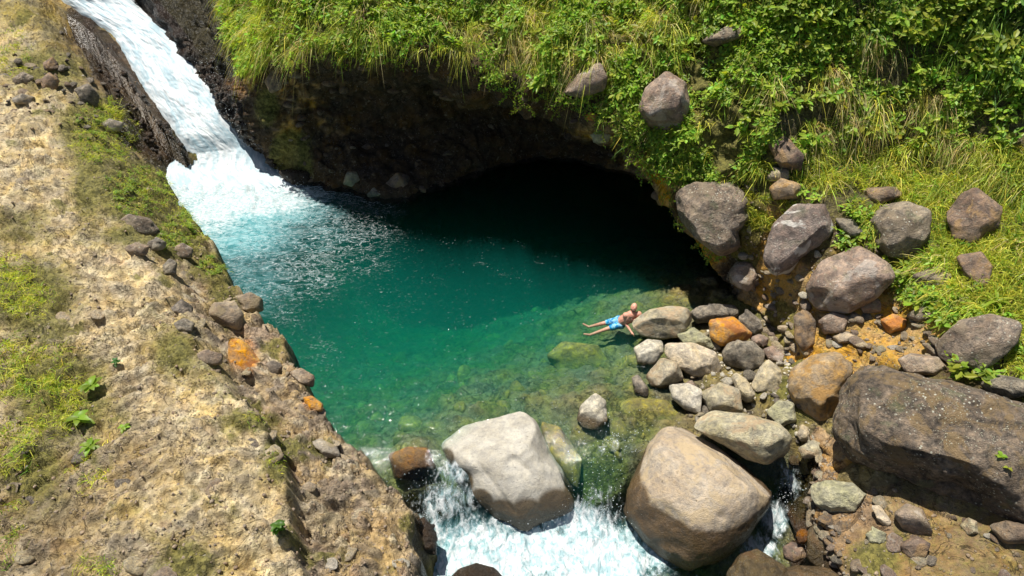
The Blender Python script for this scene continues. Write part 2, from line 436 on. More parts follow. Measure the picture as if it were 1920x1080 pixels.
# ------------------------------------------------------------------ the cliff with the cave, and the slope on the right
def st(foot, wall, rear, arch, lips):
    f = np.array(foot, float)
    return [f + [0, .2, -4], f, np.array(wall, float), np.array(rear, float), np.array(arch, float)] + [np.array(q, float) for q in lips]
def hill(l):      # five visible points, then two beyond the top of the frame
    l = [Y(*q) for q in l]
    a = l[-1]
    return l + [a + [.3, 1.6, 2.6], a + [1.5, 6, 5.5]]
def mid(a, b, t=.5): return np.array(a) * (1 - t) + np.array(b) * t
def slope_st(foot, l):
    f = Z(*foot); h = hill(l)
    return [f + [-.5, -.4, -4], f + [-.2, -.1, -1.2], mid(f + [-.2, -.1, -1.2], h[0], .35), mid(f, h[0], .3), mid(f, h[0], .65)] + h
ST = []
ST.append(slope_st((150, -130, 6.4), [(200, -140, 37), (260, -140, 37.5), (310, -150, 38), (350, -160, 38.5), (380, -170, 39)]))
ST.append(slope_st((225, -40, 5.1), [(245, -52, 31), (275, -60, 31.3), (310, -75, 31.7), (340, -90, 32.2), (370, -110, 33)]))
ST.append(slope_st((318, 72, 3.6), [(335, 60, 28.1), (355, 40, 28.3), (372, 20, 28.7), (385, 0, 29.1), (395, -30, 29.7)]))
ST.append(slope_st((405, 200, 1.85), [(418, 160, 25.8), (427, 120, 25.9), (434, 80, 26.1), (442, 40, 26.4), (450, 0, 26.8)]))
f = Z(505, 312, .15); l = hill([(492, 130, 22.8), (496, 100, 22.8), (502, 70, 22.9), (508, 35, 23.1), (515, 0, 23.5)])
ST.append(st(f, Y(492, 250, 23.5), Y(488, 200, 23.3), Y(488, 160, 23.1), l))
l = hill([(560, 118, 21.9), (566, 90, 22.0), (572, 65, 22.1), (578, 32, 22.4), (585, 0, 22.8)])
ST.append(st(Z(585, 345, 0), Y(575, 260, 23.7), Y(560, 190, 23.9), Y(560, 145, 22.9), l))
l = hill([(635, 100, 21.1), (640, 75, 21.2), (645, 50, 21.5), (650, 25, 21.8), (655, 0, 22.2)])
ST.append(st(Z(640, 358, 0), Y(635, 260, 24.3), Y(640, 180, 24.6), Y(635, 125, 22.8), l))
l = hill([(770, 88, 20.6), (780, 68, 20.7), (785, 45, 21.0), (790, 22, 21.4), (795, 0, 21.7)])
ST.append(st(Z(745, 375, 0), Y(755, 280, 24.2), Y(765, 185, 24.6), Y(770, 130, 22.4), l))
l = hill([(880, 118, 20.1), (890, 90, 20.2), (895, 60, 20.5), (900, 30, 20.9), (905, 0, 21.3)])
ST.append(st((-1.5, 23.5, 0), (-1.6, 25.2, 1.6), (-1.6, 25.0, 3.6), Y(885, 190, 21.6), l))
l = hill([(985, 165, 19.5), (995, 120, 19.7), (1005, 80, 20.0), (1015, 40, 20.4), (1020, 0, 20.9)])
ST.append(st((1.0, 25, 0), (1.0, 25.3, 1.3), (1.0, 25.0, 3.6), Y(1000, 215, 20.6), l))
l = hill([(1100, 205, 18.8), (1110, 150, 19.1), (1125, 100, 19.5), (1140, 50, 20.1), (1150, 0, 20.7)])
ST.append(st((4.0, 24, 0), (4.0, 24.2, 1.2), (3.8, 23.6, 3.2), Y(1125, 262, 19.5), l))
l = hill([(1200, 275, 18.1), (1215, 200, 18.3), (1230, 130, 18.8), (1240, 60, 19.4), (1250, 0, 20.0)])
ST.append(st((6.3, 22.2, 0), (6.3, 22.4, 1.0), (6.1, 21.8, 2.6), Y(1212, 325, 18.8), l))
l = hill([(1283, 375, 17.2), (1300, 290, 17.4), (1310, 200, 17.9), (1320, 100, 18.7), (1330, 0, 19.6)])
ST.append(st((7.6, 20.3, 0), (7.6, 20.4, .7), (7.4, 19.4, 1.4), Y(1290, 425, 17.5), l))
l = hill([(1348, 485, 16.3), (1370, 380, 16.4), (1380, 280, 16.9), (1390, 140, 17.9), (1400, 0, 19.0)])
ST.append(st((8.0, 18.4, 0), (8.0, 18.4, .4), (7.6, 17.8, .8), Y(1352, 520, 16.45), l))
l = hill([(1400, 560, 15.7), (1430, 470, 15.5), (1445, 350, 16.0), (1455, 190, 17.0), (1470, 0, 18.5)])
ST.append(st((7.2, 16.6, -.6), (7.2, 16.5, -.2), (6.9, 16.3, .05), Y(1400, 575, 15.7), l))
ST.append(slope_st((1440, 690, -.1), [(1470, 640, 13.7), (1535, 540, 13.9), (1570, 385, 15.1), (1585, 290, 16.4), (1590, 0, 18.3)]))
ST.append(slope_st((1500, 850, -.2), [(1545, 800, 10.7), (1630, 670, 12.1), (1700, 470, 14.1), (1740, 300, 16.1), (1750, 0, 17.9)]))
ST.append(slope_st((1520, 1010, -.6), [(1570, 960, 8.6), (1740, 800, 9.7), (1860, 580, 11.8), (1920, 340, 14.8), (1950, 0, 17.2)]))
ST.append(slope_st((1540, 1200, -1.), [(1620, 1120, 6.7), (1880, 950, 7.8), (2080, 680, 10.4), (2180, 380, 14.0), (2220, 0, 16.6)]))
ST.append(slope_st((1650, 1420, -1.2), [(1750, 1350, 4.8), (2150, 1100, 6.0), (2450, 750, 9.0), (2500, 400, 13.0), (2500, 0, 16)]))
ST = np.array(ST)                                   # stations x profile x 3
def cr_interp(P, n_per, axis=0, weights=None):
    """Catmull-Rom through the points along an axis"""
    P = np.moveaxis(P, axis, 0); n = len(P)
    ts = np.concatenate([np.linspace(i, i + 1, k, endpoint=False) for i, k in enumerate(n_per)] + [[n - 1]])
    i = np.clip(np.floor(ts).astype(int), 0, n - 2); t = (ts - i).reshape((-1,) + (1,) * (P.ndim - 1))
    p0, p1, p2, p3 = P[np.clip(i - 1, 0, n - 1)], P[i], P[i + 1], P[np.clip(i + 2, 0, n - 1)]
    tau = .38
    m1 = tau * (p2 - p0); m2 = tau * (p3 - p1)
    r = (2 * t**3 - 3 * t**2 + 1) * p1 + (t**3 - 2 * t**2 + t) * m1 + (-2 * t**3 + 3 * t**2) * p2 + (t**3 - t**2) * m2
    return np.moveaxis(r, 0, axis), ts
nu = [14, 22, 30, 34, 34, 34, 42, 42, 42, 42, 38, 34, 32, 32, 34, 44, 50, 50, 30]
nv = [8, 34, 34, 30, 30, 26, 30, 34, 40, 22, 6]
CPt, us = cr_interp(ST, nu, 0)
CPt, vs = cr_interp(CPt, nv, 1)
N = vnormals(CPt)
ctr = CPt.reshape(-1, 3)
# outward = towards the camera side
if np.mean(N[len(us) // 2, -60:-20, 1]) > 0: N = -N
U_, V_ = np.meshgrid(us, vs, indexing='ij')
x, y, z = CPt[..., 0], CPt[..., 1], CPt[..., 2]
big = fbm(x * .55, y * .55, z * .55, o=3)
med = fbm(x * 1.6, y * 1.6, z * 1.6, o=4, gain=.55)
rid = fbm(x * .9 + 4, y * .9, z * 1.3, o=3, ridged=True)
a_, b_ = x * 1.0 + y * .3, z * 1.25 + y * .35
c1 = worley(a_ * 1.5 + med * .4, b_ * 1.5, 6); c2 = worley(a_ * 3.6 + med * .4, b_ * 3.6, 7)
rockzone = sstep(5.6, 4.6, V_) 
cob = np.where(c1[2] > .5, np.sqrt(np.clip(1 - (c1[0] / .5) ** 2, 0, 1)), 0) * .16 + np.where(c2[2] > .4, np.sqrt(np.clip(1 - (c2[0] / .5) ** 2, 0, 1)), 0) * .07
amp = np.where(U_ > 14, .6, 1.0)
vg = sstep(5.3, 6.2, V_) * sstep(14.5, 13.5, U_)
disp = (big * (.55 + .35 * vg) + med * (.28 + .25 * vg) + rid * (.12 + .2 * vg)) * amp + cob * (.35 + .65 * rockzone)
disp *= np.where((V_ > 8) & (U_ < 4), .5, 1)
CPt = CPt + N * disp[..., None]
CN = vnormals(CPt)
if np.mean(CN[len(us) // 2, -60:-20, 1]) > 0: CN = -CN
CPX, CPY = proj(CPt)
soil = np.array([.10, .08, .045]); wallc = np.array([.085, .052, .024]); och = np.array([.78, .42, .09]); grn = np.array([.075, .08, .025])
n1 = fbm(x * .9, y * .9, z * .9, o=3); n2 = fbm(x * 3, y * 3, z * 3, o=3)
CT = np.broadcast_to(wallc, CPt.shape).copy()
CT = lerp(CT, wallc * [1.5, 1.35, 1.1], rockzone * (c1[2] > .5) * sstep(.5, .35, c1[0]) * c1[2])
CT = lerp(CT, soil, sstep(5.0, 6.0, V_) * np.where(U_ > 13.6, sstep(6.3, 7.1, V_), 1))
oz = blobs(CPX, CPY, [(1580, 620, 150, 85, 1.4), (1440, 560, 60, 130, 1.3), (1500, 560, 70, 70, 1.3), (1560, 700, 60, 60, 1.1), (1600, 880, 110, 60, .55), (1700, 640, 90, 50, 1), (1480, 660, 50, 60, 1.2), (1660, 590, 70, 50, 1.2), (1440, 430, 50, 90, .7), (1300, 420, 40, 60, .6), (540, 270, 30, 80, .8), (450, 150, 30, 40, .9), (1230, 340, 110, 60, .75), (1120, 250, 60, 30, .6), (1330, 480, 40, 50, .8), (1600, 540, 60, 80, .9), (1740, 600, 60, 60, .9), (560, 180, 60, 40, .5), (620, 250, 60, 50, .4)])
CT = lerp(CT, och, np.clip(sstep(.2, .8, oz + n2 * .7), 0, 1) * .85)
CT = lerp(CT, och * .9, np.clip(sstep(.75, 1.2, oz + n1 * .5), 0, 1) * .6)
low = sstep(14.6, 15.4, U_) * (oz < .5) * sstep(6.4, 5.6, V_)
CT = lerp(CT, np.array([.34, .21, .095]), low * .8)
CT = lerp(CT, np.array([.44, .31, .165]), low * sstep(.0, .3, n2) * .7)
CW = np.maximum(sstep(4.3, 3.4, U_) * sstep(2.8, 2.0, U_ * 0 + 2), 0)
CW = np.maximum(sstep(4.1, 3.3, U_), sstep(.35, .0, CPt[..., 2]))
CM = np.clip(blobs(CPX, CPY, [(545, 300, 40, 60, 1), (1455, 620, 40, 50, .85), (1500, 900, 30, 80, .7), (1640, 1050, 70, 50, .55), (420, 90, 60, 50, .6), (500, 200, 25, 40, .7)]) + np.where(V_ > 5.4, .5, 0) * np.where(U_ > 14, .5, 1), 0, 1)
Fc = grid_faces(*CPX.shape)
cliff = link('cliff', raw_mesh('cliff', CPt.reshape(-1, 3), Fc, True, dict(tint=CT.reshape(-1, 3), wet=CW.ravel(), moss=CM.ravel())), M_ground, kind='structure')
# ------------------------------------------------------------------ water
wl = [(x_, y_, 0.0) for x_, y_, _ in L([(400, 420, 0), (700, 600, 0), (1000, 640, 0), (600, 700, 0), (720, 800, 0), (850, 780, 0), (1000, 760, 0), (1150, 720, 0), (1300, 640, 0), (1200, 700, 0), (1250, 740, 0), (660, 840, 0),
      (1500, 400, 0), (300, 300, 0), (1000, 400, 0), (1250, 500, 0), (900, 600, 0), (1050, 700, 0), (1400, 700, 0), (1600, 600, 0), (800, 700, 0)])]
wl += L([(730, 845, -.01), (800, 850, -.02), (1000, 770, -.0), (1070, 790, -.02), (1160, 800, -.03), (1210, 790, -.02), (770, 890, -.22), (840, 895, -.25), (800, 930, -.65), (870, 950, -.85), (780, 990, -1.15), (880, 1010, -1.32),
         (1090, 850, -.14), (1150, 850, -.18), (1080, 910, -.55), (1150, 900, -.5), (1080, 960, -1.15), (1160, 950, -1.1), (1000, 1010, -1.4), (1100, 1010, -1.38), (900, 1060, -1.42), (1050, 1070, -1.42),
         (1180, 1070, -1.45), (1000, 1200, -1.5), (800, 1200, -1.5), (1250, 1200, -1.5), (1400, 870, -.25), (1450, 890, -.45), (1470, 950, -.95), (1440, 1010, -1.25), (1400, 1060, -1.4), (1300, 1060, -1.42), (1500, 860, -.2), (1500, 1200, -1.5), (1700, 1200, -1.5), (1600, 1000, -1.)])
rb_w = RBF(wl, .35, 1e-2)
def water_height(x, y):
    zr = rb_w(x, y)
    px, py = proj(np.stack([x, y, np.zeros_like(x)], -1))
    k = sstep(775, 850, py + (px - 960) * .0)
    return np.minimum(zr, 0) * k
WX, WY = fan(250, 1640, 500, 290, 1240, 450, 0)
WZ = water_height(WX, WY)
WP = np.stack([WX, WY, WZ], -1)
wpx, wpy = proj(WP)
# broken water: strong in the two cascades, long ripples elsewhere
q1 = fbm(WX * 2.1 + fbm(WX, WY, o=2) * 1.5, WY * 1.1, o=4)
casc = blobs(wpx, wpy, [(840, 935, 75, 50, .8), (800, 985, 50, 50, .75), (900, 1010, 120, 50, .95), (1010, 1035, 165, 60, 1.45), (1110, 1050, 130, 70, 1.6), (880, 1060, 110, 40, 1.3), (1120, 935, 50, 40, .5), (1080, 980, 90, 50, 1.2),
                        (1150, 840, 60, 40, .32), (850, 890, 50, 30, .75), (1480, 900, 35, 50, .55), (1455, 970, 35, 45, .85), (1430, 1030, 45, 40, .8), (930, 1080, 150, 50, 1.2)])
fall = blobs(wpx, wpy, [(430, 350, 150, 55, 1.6), (470, 380, 130, 30, 1.45), (400, 400, 70, 36, 1.15), (560, 362, 80, 24, .85), (400, 420, 50, 50, .7), (350, 350, 60, 60, 1.2)])
milk = blobs(wpx, wpy, [(440, 430, 170, 90, .95), (470, 520, 130, 110, .55), (560, 440, 150, 70, .5), (460, 390, 200, 60, 1.1), (600, 500, 180, 90, .28), (900, 1040, 260, 90, .9), (1120, 1050, 160, 90, .95), (830, 920, 90, 60, .3), (1460, 960, 50, 70, .2)])
speck = blobs(wpx, wpy, [(620, 440, 160, 60, .62), (560, 500, 130, 90, .6), (660, 370, 120, 22, .72), (700, 395, 110, 30, .45), (680, 490, 90, 50, .42), (540, 590, 70, 60, .36), (560, 420, 150, 50, .55), (600, 660, 60, 60, .34), (720, 560, 200, 80, .22)])
rip = fbm(WX * 1.3 + 3, WY * 3.0, o=3) * .012
lump = np.abs(fbm(WX * 1.9 + 7, WY * 1.1, o=4, gain=.6)) * 1.5
WP[..., 2] += rip + (q1 + lump) * (np.minimum(casc, 1) * .17 + fall * .14) + fbm(WX * 5, WY * 3, o=3) * (casc * .03 + fall * .03) + np.clip(fall - .6, 0, 1) * .12
nr, nc = WX.shape
top = WP.reshape(-1, 3)
F = grid_faces(nr, nc)
# close the body of water so that it has a real inside
ring = np.concatenate([np.arange(nc), np.arange(1, nr) * nc + nc - 1, (nr - 1) * nc + np.arange(nc - 2, -1, -1), np.arange(nr - 2, 0, -1) * nc])
bot = top[ring].copy(); bot[:, 2] = -7
n0 = len(top); k = len(ring)
cen = np.array([[top[:, 0].mean(), top[:, 1].mean(), -7]])
Vw = np.concatenate([top, bot, cen])
ii = np.arange(k); jj = (ii + 1) % k
side = np.stack([ring[ii], n0 + ii, n0 + jj, ring[jj]], 1)
under = np.stack([n0 + ii, np.full(k, n0 + k), np.full(k, n0 + k), n0 + jj], 1)
def padded(a): return np.concatenate([a.ravel(), np.zeros(k + 1)])
me = bpy.data.meshes.new('water')
me = raw_mesh('water', Vw, np.concatenate([F, side]), True, dict(foam=padded(np.maximum(casc, fall)), milk=padded(milk), speck=padded(speck), rapid=padded(casc)))
bm = bmesh.new(); bm.from_mesh(me); bm.verts.ensure_lookup_table()
bm.faces.new([bm.verts[n0 + i] for i in range(k)][::-1])
bmesh.ops.recalc_face_normals(bm, faces=bm.faces)
bm.to_mesh(me); bm.free()
m = NT('pool_water'); P = m.pos()
foam, milk_, speck_, rapid = (m.attr(a, 'Fac') for a in ('foam', 'milk', 'speck', 'rapid'))
mp = m.n('Mapping'); mp.inputs['Scale'].default_value = (1, 1.9, 1); m.l(P, mp.inputs['Vector'])
nz = m.noise(mp.outputs[0], 2.3, 8, .66, 1.4); nf = m.noise(mp.outputs[0], 9, 6, .7, .8)
mp2 = m.n('Mapping'); mp2.inputs['Scale'].default_value = (1.6, 1.0, .8); m.l(P, mp2.inputs['Vector'])
c1_ = m.noise(mp2.outputs[0], 2.2, 8, .68, 1.0); c2_ = m.noise(mp2.outputs[0], 5, 4, .6, .8)
rm_ = m.ramp(rapid, .1, .3, 0, 1)
def blend(a, b): return m.math('ADD', a, m.math('MULTIPLY', rm_, m.math('SUBTRACT', b, a)))
nz0 = nz; nz = blend(nz, c1_); nf = blend(nf, c2_)
lacy = m.math('ADD', m.math('MULTIPLY', nz, .75), m.math('MULTIPLY', nf, .5))      # about .62 on average
ff = m.ramp(m.math('ADD', foam, m.math('MULTIPLY', m.math('SUBTRACT', lacy, .62), 2.6)), .30, 1.1, 0, 1)
# flecks of foam drifting on the pool
sp = m.ramp(m.noise(mp.outputs[0], 13, 4, .72, 1.0), .60, .68, 0, 1)
sp = m.math('MULTIPLY', sp, m.ramp(m.math('ADD', speck_, m.math('MULTIPLY', m.math('SUBTRACT', nz, .5), 1.6)), .38, .62, 0, .85))
fil = m.ramp(m.math('ABSOLUTE', m.math('SUBTRACT', m.noise(mp.outputs[0], 1.5, 6, .62, 2.2), .5)), .0, .028, 1, 0)
fil = m.math('MULTIPLY', fil, m.ramp(m.math('ADD', m.math('MAXIMUM', speck_, m.math('MULTIPLY', milk_, .8)), m.math('MULTIPLY', m.math('SUBTRACT', nf, .5), 1.2)), .25, .6, 0, .75))
sp = m.math('MAXIMUM', sp, fil)
few = m.math('MULTIPLY', m.ramp(m.noise(mp.outputs[0], 16, 2, .5), .70, .735, 0, .95), m.ramp(m.noise(P, .9, 2), .5, .6, 0, 1))
ff = m.math('MAXIMUM', ff, m.math('MAXIMUM', sp, few))
mk = m.ramp(m.math('ADD', milk_, m.math('MULTIPLY', m.math('SUBTRACT', nz, .5), .9)), .22, 1.3, 0, .92)
rb = m.math('ADD', m.math('MULTIPLY', m.noise(mp.outputs[0], 3.2, 5, .6, .5), .55), m.math('MULTIPLY', m.noise(mp.outputs[0], 14, 3, .6), .14))
bmp = m.bump(m.math('ADD', rb, m.math('MULTIPLY', m.math('MULTIPLY', nf, rapid), 1.2)), .55, .09)
gl = m.n('BsdfGlossy'); gl.inputs['Roughness'].default_value = .06; m.l(bmp, gl.inputs['Normal'])
tr = m.n('BsdfTransparent')
fr = m.n('Fresnel'); fr.inputs['IOR'].default_value = 1.33; m.l(bmp, fr.inputs['Normal'])
surf = m.n('MixShader'); m.l(fr.outputs[0], surf.inputs[0]); m.l(tr.outputs[0], surf.inputs[1]); m.l(gl.outputs[0], surf.inputs[2])
md = m.principled(m.mix(m.ramp(nz, .3, .7, 0, 1), (.04, .28, .31), (.24, .47, .50)), .35, bmp, .4)
s2 = m.n('MixShader'); m.l(mk, s2.inputs[0]); m.l(surf.outputs[0], s2.inputs[1]); m.l(md, s2.inputs[2])
fo = m.principled(m.mix(m.ramp(nf, .35, .65, 0, 1), (.28, .42, .45), (.60, .63, .635)), .6, m.bump(lacy, .8, .12), .3)
s3 = m.n('MixShader'); m.l(ff, s3.inputs[0]); m.l(s2.outputs[0], s3.inputs[1]); m.l(fo, s3.inputs[2])
va = m.n('VolumeAbsorption'); va.inputs['Color'].default_value = (.30, .87, .80, 1); va.inputs['Density'].default_value = .75
vs_ = m.n('VolumeScatter'); vs_.inputs['Color'].default_value = (.06, .9, .82, 1); vs_.inputs['Density'].default_value = .085; vs_.inputs['Anisotropy'].default_value = .2
ad = m.n('AddShader'); m.l(va.outputs[0], ad.inputs[0]); m.l(vs_.outputs[0], ad.inputs[1])
M_water = m.done(s3.outputs[0], ad.outputs[0])
water = link('water', me, M_water, kind='structure')

# ------------------------------------------------------------------ the waterfall
nl = 340; nw = 110
a = np.linspace(0, len(CH) - 1, nl)
iL, _ = cr_interp(CHL, [31] * (len(CH) - 1), 0); iR, _ = cr_interp(CHR, [31] * (len(CH) - 1), 0)
nl = len(iL); t = np.linspace(-.14, 1.18, nw)
FP = iL[:, None] * (1 - t)[None, :, None] + iR[:, None] * t[None, :, None]
step = np.linalg.norm(np.diff((iL + iR) / 2, axis=0), axis=1); s_ = np.concatenate([[0], np.cumsum(step)])[:, None]
W_ = np.linalg.norm(iL - iR, axis=1)[:, None] * (t - .5)[None, :]
S_ = np.broadcast_to(s_, W_.shape)
warp = fbm(W_ * .8, S_ * .5, o=3) * 1.3
strk = fbm(W_ * 1.5 + warp, S_ * .5 + 5, o=5, gain=.5)
fin = np.abs(fbm(W_ * 3.4 + warp * 2, S_ * 1.7, o=5, gain=.62)) * 2.2
prof = np.clip(1 - np.abs((2 * t - 1) / 1.24)[None, :] ** 3.5, 0, 1)
endk = sstep(len(CH) - 1, len(CH) - 3, np.linspace(0, len(CH) - 1, nl))[:, None]
lift = prof * (.08 + .16 * endk) + (strk * .15 + fin * .06) * (prof * .8 + .2) * (.25 + .75 * endk) - (1 - prof) * .22 * endk
lift += np.maximum(0, pn(S_ * .55, W_ * .3)) * .35 * prof * endk
FP[..., 2] += lift * .8
FP[..., 1] -= lift * .55
dens = np.clip(prof * 1.5 - .02 + strk * .5, 0, 1.6) * (.15 + .85 * sstep(len(CH) - 1.0, len(CH) - 2.6, np.linspace(0, len(CH) - 1, nl)))[:, None]
m = NT('falling_water'); P = m.pos(); dn = m.attr('dens', 'Fac')
uv = m.attr('flow', 'Vector')
mp = m.n('Mapping'); mp.inputs['Scale'].default_value = (1.4, .42, 1); m.l(uv, mp.inputs['Vector'])
f1 = m.noise(mp.outputs[0], 1.5, 6, .6, 1.0); f2 = m.noise(mp.outputs[0], 4.5, 4, .6, .8)
al = m.ramp(m.math('ADD', dn, m.math('MULTIPLY', m.math('SUBTRACT', m.math('ADD', m.math('MULTIPLY', f1, .6), m.math('MULTIPLY', f2, .4)), .5), 2.4)), .30, .72, 0, 1)
col = m.mix(m.ramp(m.math('ADD', m.math('MULTIPLY', f1, .55), m.math('MULTIPLY', f2, .45)), .38, .6, 0, 1), (.30, .41, .46), (.56, .59, .60))
fs = m.principled(col, .55, m.bump(m.math('ADD', f1, m.math('MULTIPLY', f2, .6)), .35, .06), .25, **{'Subsurface Weight': 0.0})
tr = m.n('BsdfTransparent'); mx = m.n('MixShader'); m.l(al, mx.inputs[0]); m.l(tr.outputs[0], mx.inputs[1]); m.l(fs, mx.inputs[2])
M_fall = m.done(mx.outputs[0])
fme = raw_mesh('waterfall', FP.reshape(-1, 3), grid_faces(nl, nw), True, dict(dens=dens.ravel(), flow=np.stack([W_, S_, W_ * 0], -1).reshape(-1, 3)))
waterfall = link('waterfall', fme, M_fall, kind='structure')

# drops thrown up along the fall and the rapids
def drops(n, spots, rng, label):
    v0, f0 = np.array([[1, 0, 0], [-.5, .87, 0], [-.5, -.87, 0], [0, 0, 1.2], [0, 0, -1.2]]), np.array([[0, 1, 3], [1, 2, 3], [2, 0, 3], [1, 0, 4], [2, 1, 4], [0, 2, 4]])
    P = []
    wt = np.array([s[5] for s in spots], float); wt /= wt.sum()
    for k in rng.choice(len(spots), n, p=wt):
        cx, cy_, rx, ry, z, _ = spots[k]; a = rng.normal(size=2)
        q = Z(cx + a[0] * rx, cy_ + a[1] * ry, z); q[2] += abs(rng.normal()) * .22 + .03; P.append(q)
    P = np.array(P); s = rng.uniform(.005, .014, n) ** 1.0
    V = (v0[None] * s[:, None, None] * rng.uniform(.6, 1.4, (n, 1, 3)) + P[:, None]).reshape(-1, 3)
    F = (f0[None] + (np.arange(n) * 5)[:, None, None]).reshape(-1, 3)
    return link('spray', raw_mesh('spray', V, F), M_drop, kind='stuff', label=label, category='spray')
m = NT('water_drop'); M_drop = m.done(m.principled((.7, .75, .77), .25, None, .6))
_r = np.random.default_rng(4)
drops(1500, [(395, 90 + 30, 25, 30, 3.2, 1), (425, 190, 22, 30, 2.2, 1), (460, 250, 22, 22, 1.3, 1.2), (330, 240, 16, 25, 1.3, .7), (500, 300, 30, 20, .3, 1), (420, 320, 70, 18, .2, 1.2), (550, 350, 30, 12, .05, .6)], _r, 'fine white spray along the edges of the tall waterfall')
drops(1500, [(830, 925, 40, 30, -.6, 1), (800, 985, 25, 25, -1.1, .7), (900, 1000, 60, 25, -1.3, 1), (1120, 930, 30, 35, -.7, 1), (1080, 980, 50, 20, -1.2, 1), (1150, 830, 40, 20, -.1, .5), (1470, 940, 14, 30, -.8, .4), (1010, 1040, 80, 20, -1.35, 1)], _r, 'white drops splashing in the rapids below the pool')
# ------------------------------------------------------------------ rocks
def rock_material(name, c1, c2, lichen=0.0, wet=-50.0, stain=None, streak=0.0, crack=0.0, wetband=.16, rg=1.0):
    m = NT(name)
    tc = m.n('TexCoord'); oi = m.n('ObjectInfo')
    off = m.n('VectorMath'); off.operation = 'ADD'
    sc = m.n('VectorMath'); sc.operation = 'SCALE'; sc.inputs[0].default_value = (31, 17, 23); m.l(oi.outputs['Random'], sc.inputs['Scale'])
    m.l(tc.outputs['Object'], off.inputs[0]); m.l(sc.outputs[0], off.inputs[1]); P = off.outputs[0]
    n1 = m.noise(P, 1.6, 6, .6, .5); n2 = m.noise(P, 6.5, 6, .68, .3); n3 = m.noise(P, 36, 4, .7)
    c = m.mix(m.ramp(n1, .36, .64, 0, 1), c1, c2)
    c = m.hsv(c, m.ramp(oi.outputs['Random'], 0, 1, .492, .508), m.ramp(n2, .3, .7, .8, 1.2), m.math('MULTIPLY', 1.0, m.math('MULTIPLY', m.ramp(n2, .3, .7, 1 - .4 * rg, 1 + .35 * rg), m.ramp(m.noise(P, 14, 5, .75), .33, .67, 1 - .16 * rg, 1 + .16 * rg))))
    pit = m.ramp(m.noise(P, 21, 3, .6), .34, .27, 0, 1)
    c = m.mix(m.math('MULTIPLY', pit, .6), c, m.mix(1, c, (.4, .34, .28), 'MULTIPLY'))
    c = m.mix(m.ramp(n3, .44, .3, 0, .5), c, m.mix(1, c, (.5, .45, .4), 'MULTIPLY'))
    c = m.mix(m.ramp(n3, .6, .72, 0, .45), c, m.mix(1, c, (1.6, 1.6, 1.55), 'MULTIPLY'))
    if stain:
        c = m.mix(m.ramp(m.noise(P, 1.9, 5, .65, .8), .5, .62, 0, .8), c, stain)
    if streak:
        c = m.mix(m.ramp(m.noise(P, 1.1, 4, .6, 1.5), .56, .62, 0, streak), c, (.62, .58, .52))
    if lichen:
        v = m.voro(P, 13); g = m.ramp(m.noise(P, 1.7, 3, .6), .42, .6, 0, 1)
        sp = m.math('MULTIPLY', m.ramp(m.math('ADD', v.outputs['Distance'], m.math('MULTIPLY', m.math('SUBTRACT', n3, .5), .35)), .2, .26, 1, 0), m.math('MULTIPLY', g, m.ramp(v.outputs['Color'], .35, .4, 0, lichen)))
        c = m.mix(sp, c, (.55, .54, .44))
        v2 = m.voro(P, 27); sp2 = m.math('MULTIPLY', m.ramp(v2.outputs['Distance'], .2, .27, 1, 0), m.math('MULTIPLY', m.ramp(m.noise(P, 1.3, 4, .65), .5, .6, 0, 1), m.ramp(v2.outputs['Color'], .3, .35, 0, lichen)))
        c = m.mix(sp2, c, (.50, .49, .36))
        c = m.mix(m.ramp(m.noise(P, 2.2, 5, .65), .56, .68, 0, .5 * lichen), c, (.13, .15, .075))
    z = m.n('SeparateXYZ'); m.l(m.pos(), z.inputs[0])
    wf = m.ramp(m.math('ADD', z.outputs['Z'], m.math('MULTIPLY', m.math('SUBTRACT', n1, .5), .35)), wet + wetband, wet, 0, 1)
    wf = m.math('MAXIMUM', wf, m.ramp(m.math('ADD', m.attr('splashed', 'Fac'), m.math('MULTIPLY', m.math('ADD', m.math('MULTIPLY', m.math('SUBTRACT', n2, .5), .7), m.math('MULTIPLY', m.math('SUBTRACT', n3, .5), .5)))), .36, .62, 0, 1))
    c = m.mix(wf, c, m.mix(1, c, (.27, .22, .165), 'MULTIPLY'))
    r = m.math('SUBTRACT', m.ramp(n2, .3, .7, .95, .75), m.math('MULTIPLY', wf, .55))
    vc = m.voro(P, 1.5, 'DISTANCE_TO_EDGE'); 
    h = m.math('ADD', m.math('MULTIPLY', n2, 1.0), m.math('SUBTRACT', m.math('MULTIPLY', n3, .45), m.math('MULTIPLY', pit, .35)))
    h = m.math('ADD', h, m.math('MULTIPLY', m.ramp(m.math('ADD', vc.outputs['Distance'], m.math('MULTIPLY', n2, .1)), .05, .09, 0, 1), crack))
    return m.done(m.principled(c, r, m.bump(h, 1.0, .075 * rg), .35))
M_grey = rock_material('grey_rock', (.165, .127, .092), (.305, .25, .19), .9, stain=(.24, .19, .13), rg=1.35)
M_mauve = rock_material('mauve_rock', (.215, .155, .115), (.35, .27, .205), .5, streak=.3, stain=(.27, .21, .14))
M_streak = rock_material('pale_streaked_rock', (.17, .125, .105), (.27, .215, .185), .5, streak=.9)
M_brown = rock_material('brown_rock', (.14, .10, .075), (.26, .19, .13), .3, stain=(.33, .21, .10))
M_dark = rock_material('lichened_dark_rock', (.105, .082, .06), (.22, .175, .13), 1.0, stain=(.24, .165, .08), rg=1.6)
M_tan = rock_material('tan_rock', (.33, .27, .19), (.42, .36, .27), 0, wet=-.1, stain=(.43, .33, .20), wetband=.14, rg=.65)
M_sand = rock_material('sandy_rock', (.40, .33, .22), (.54, .46, .34), 0, wet=.03)
M_buff = rock_material('buff_rock', (.30, .26, .17), (.44, .39, .28), .2, wet=.02, stain=(.42, .30, .18))
M_white = rock_material('pale_river_rock', (.33, .305, .255), (.42, .395, .34), 0, wet=-.6, wetband=.12, rg=.42)
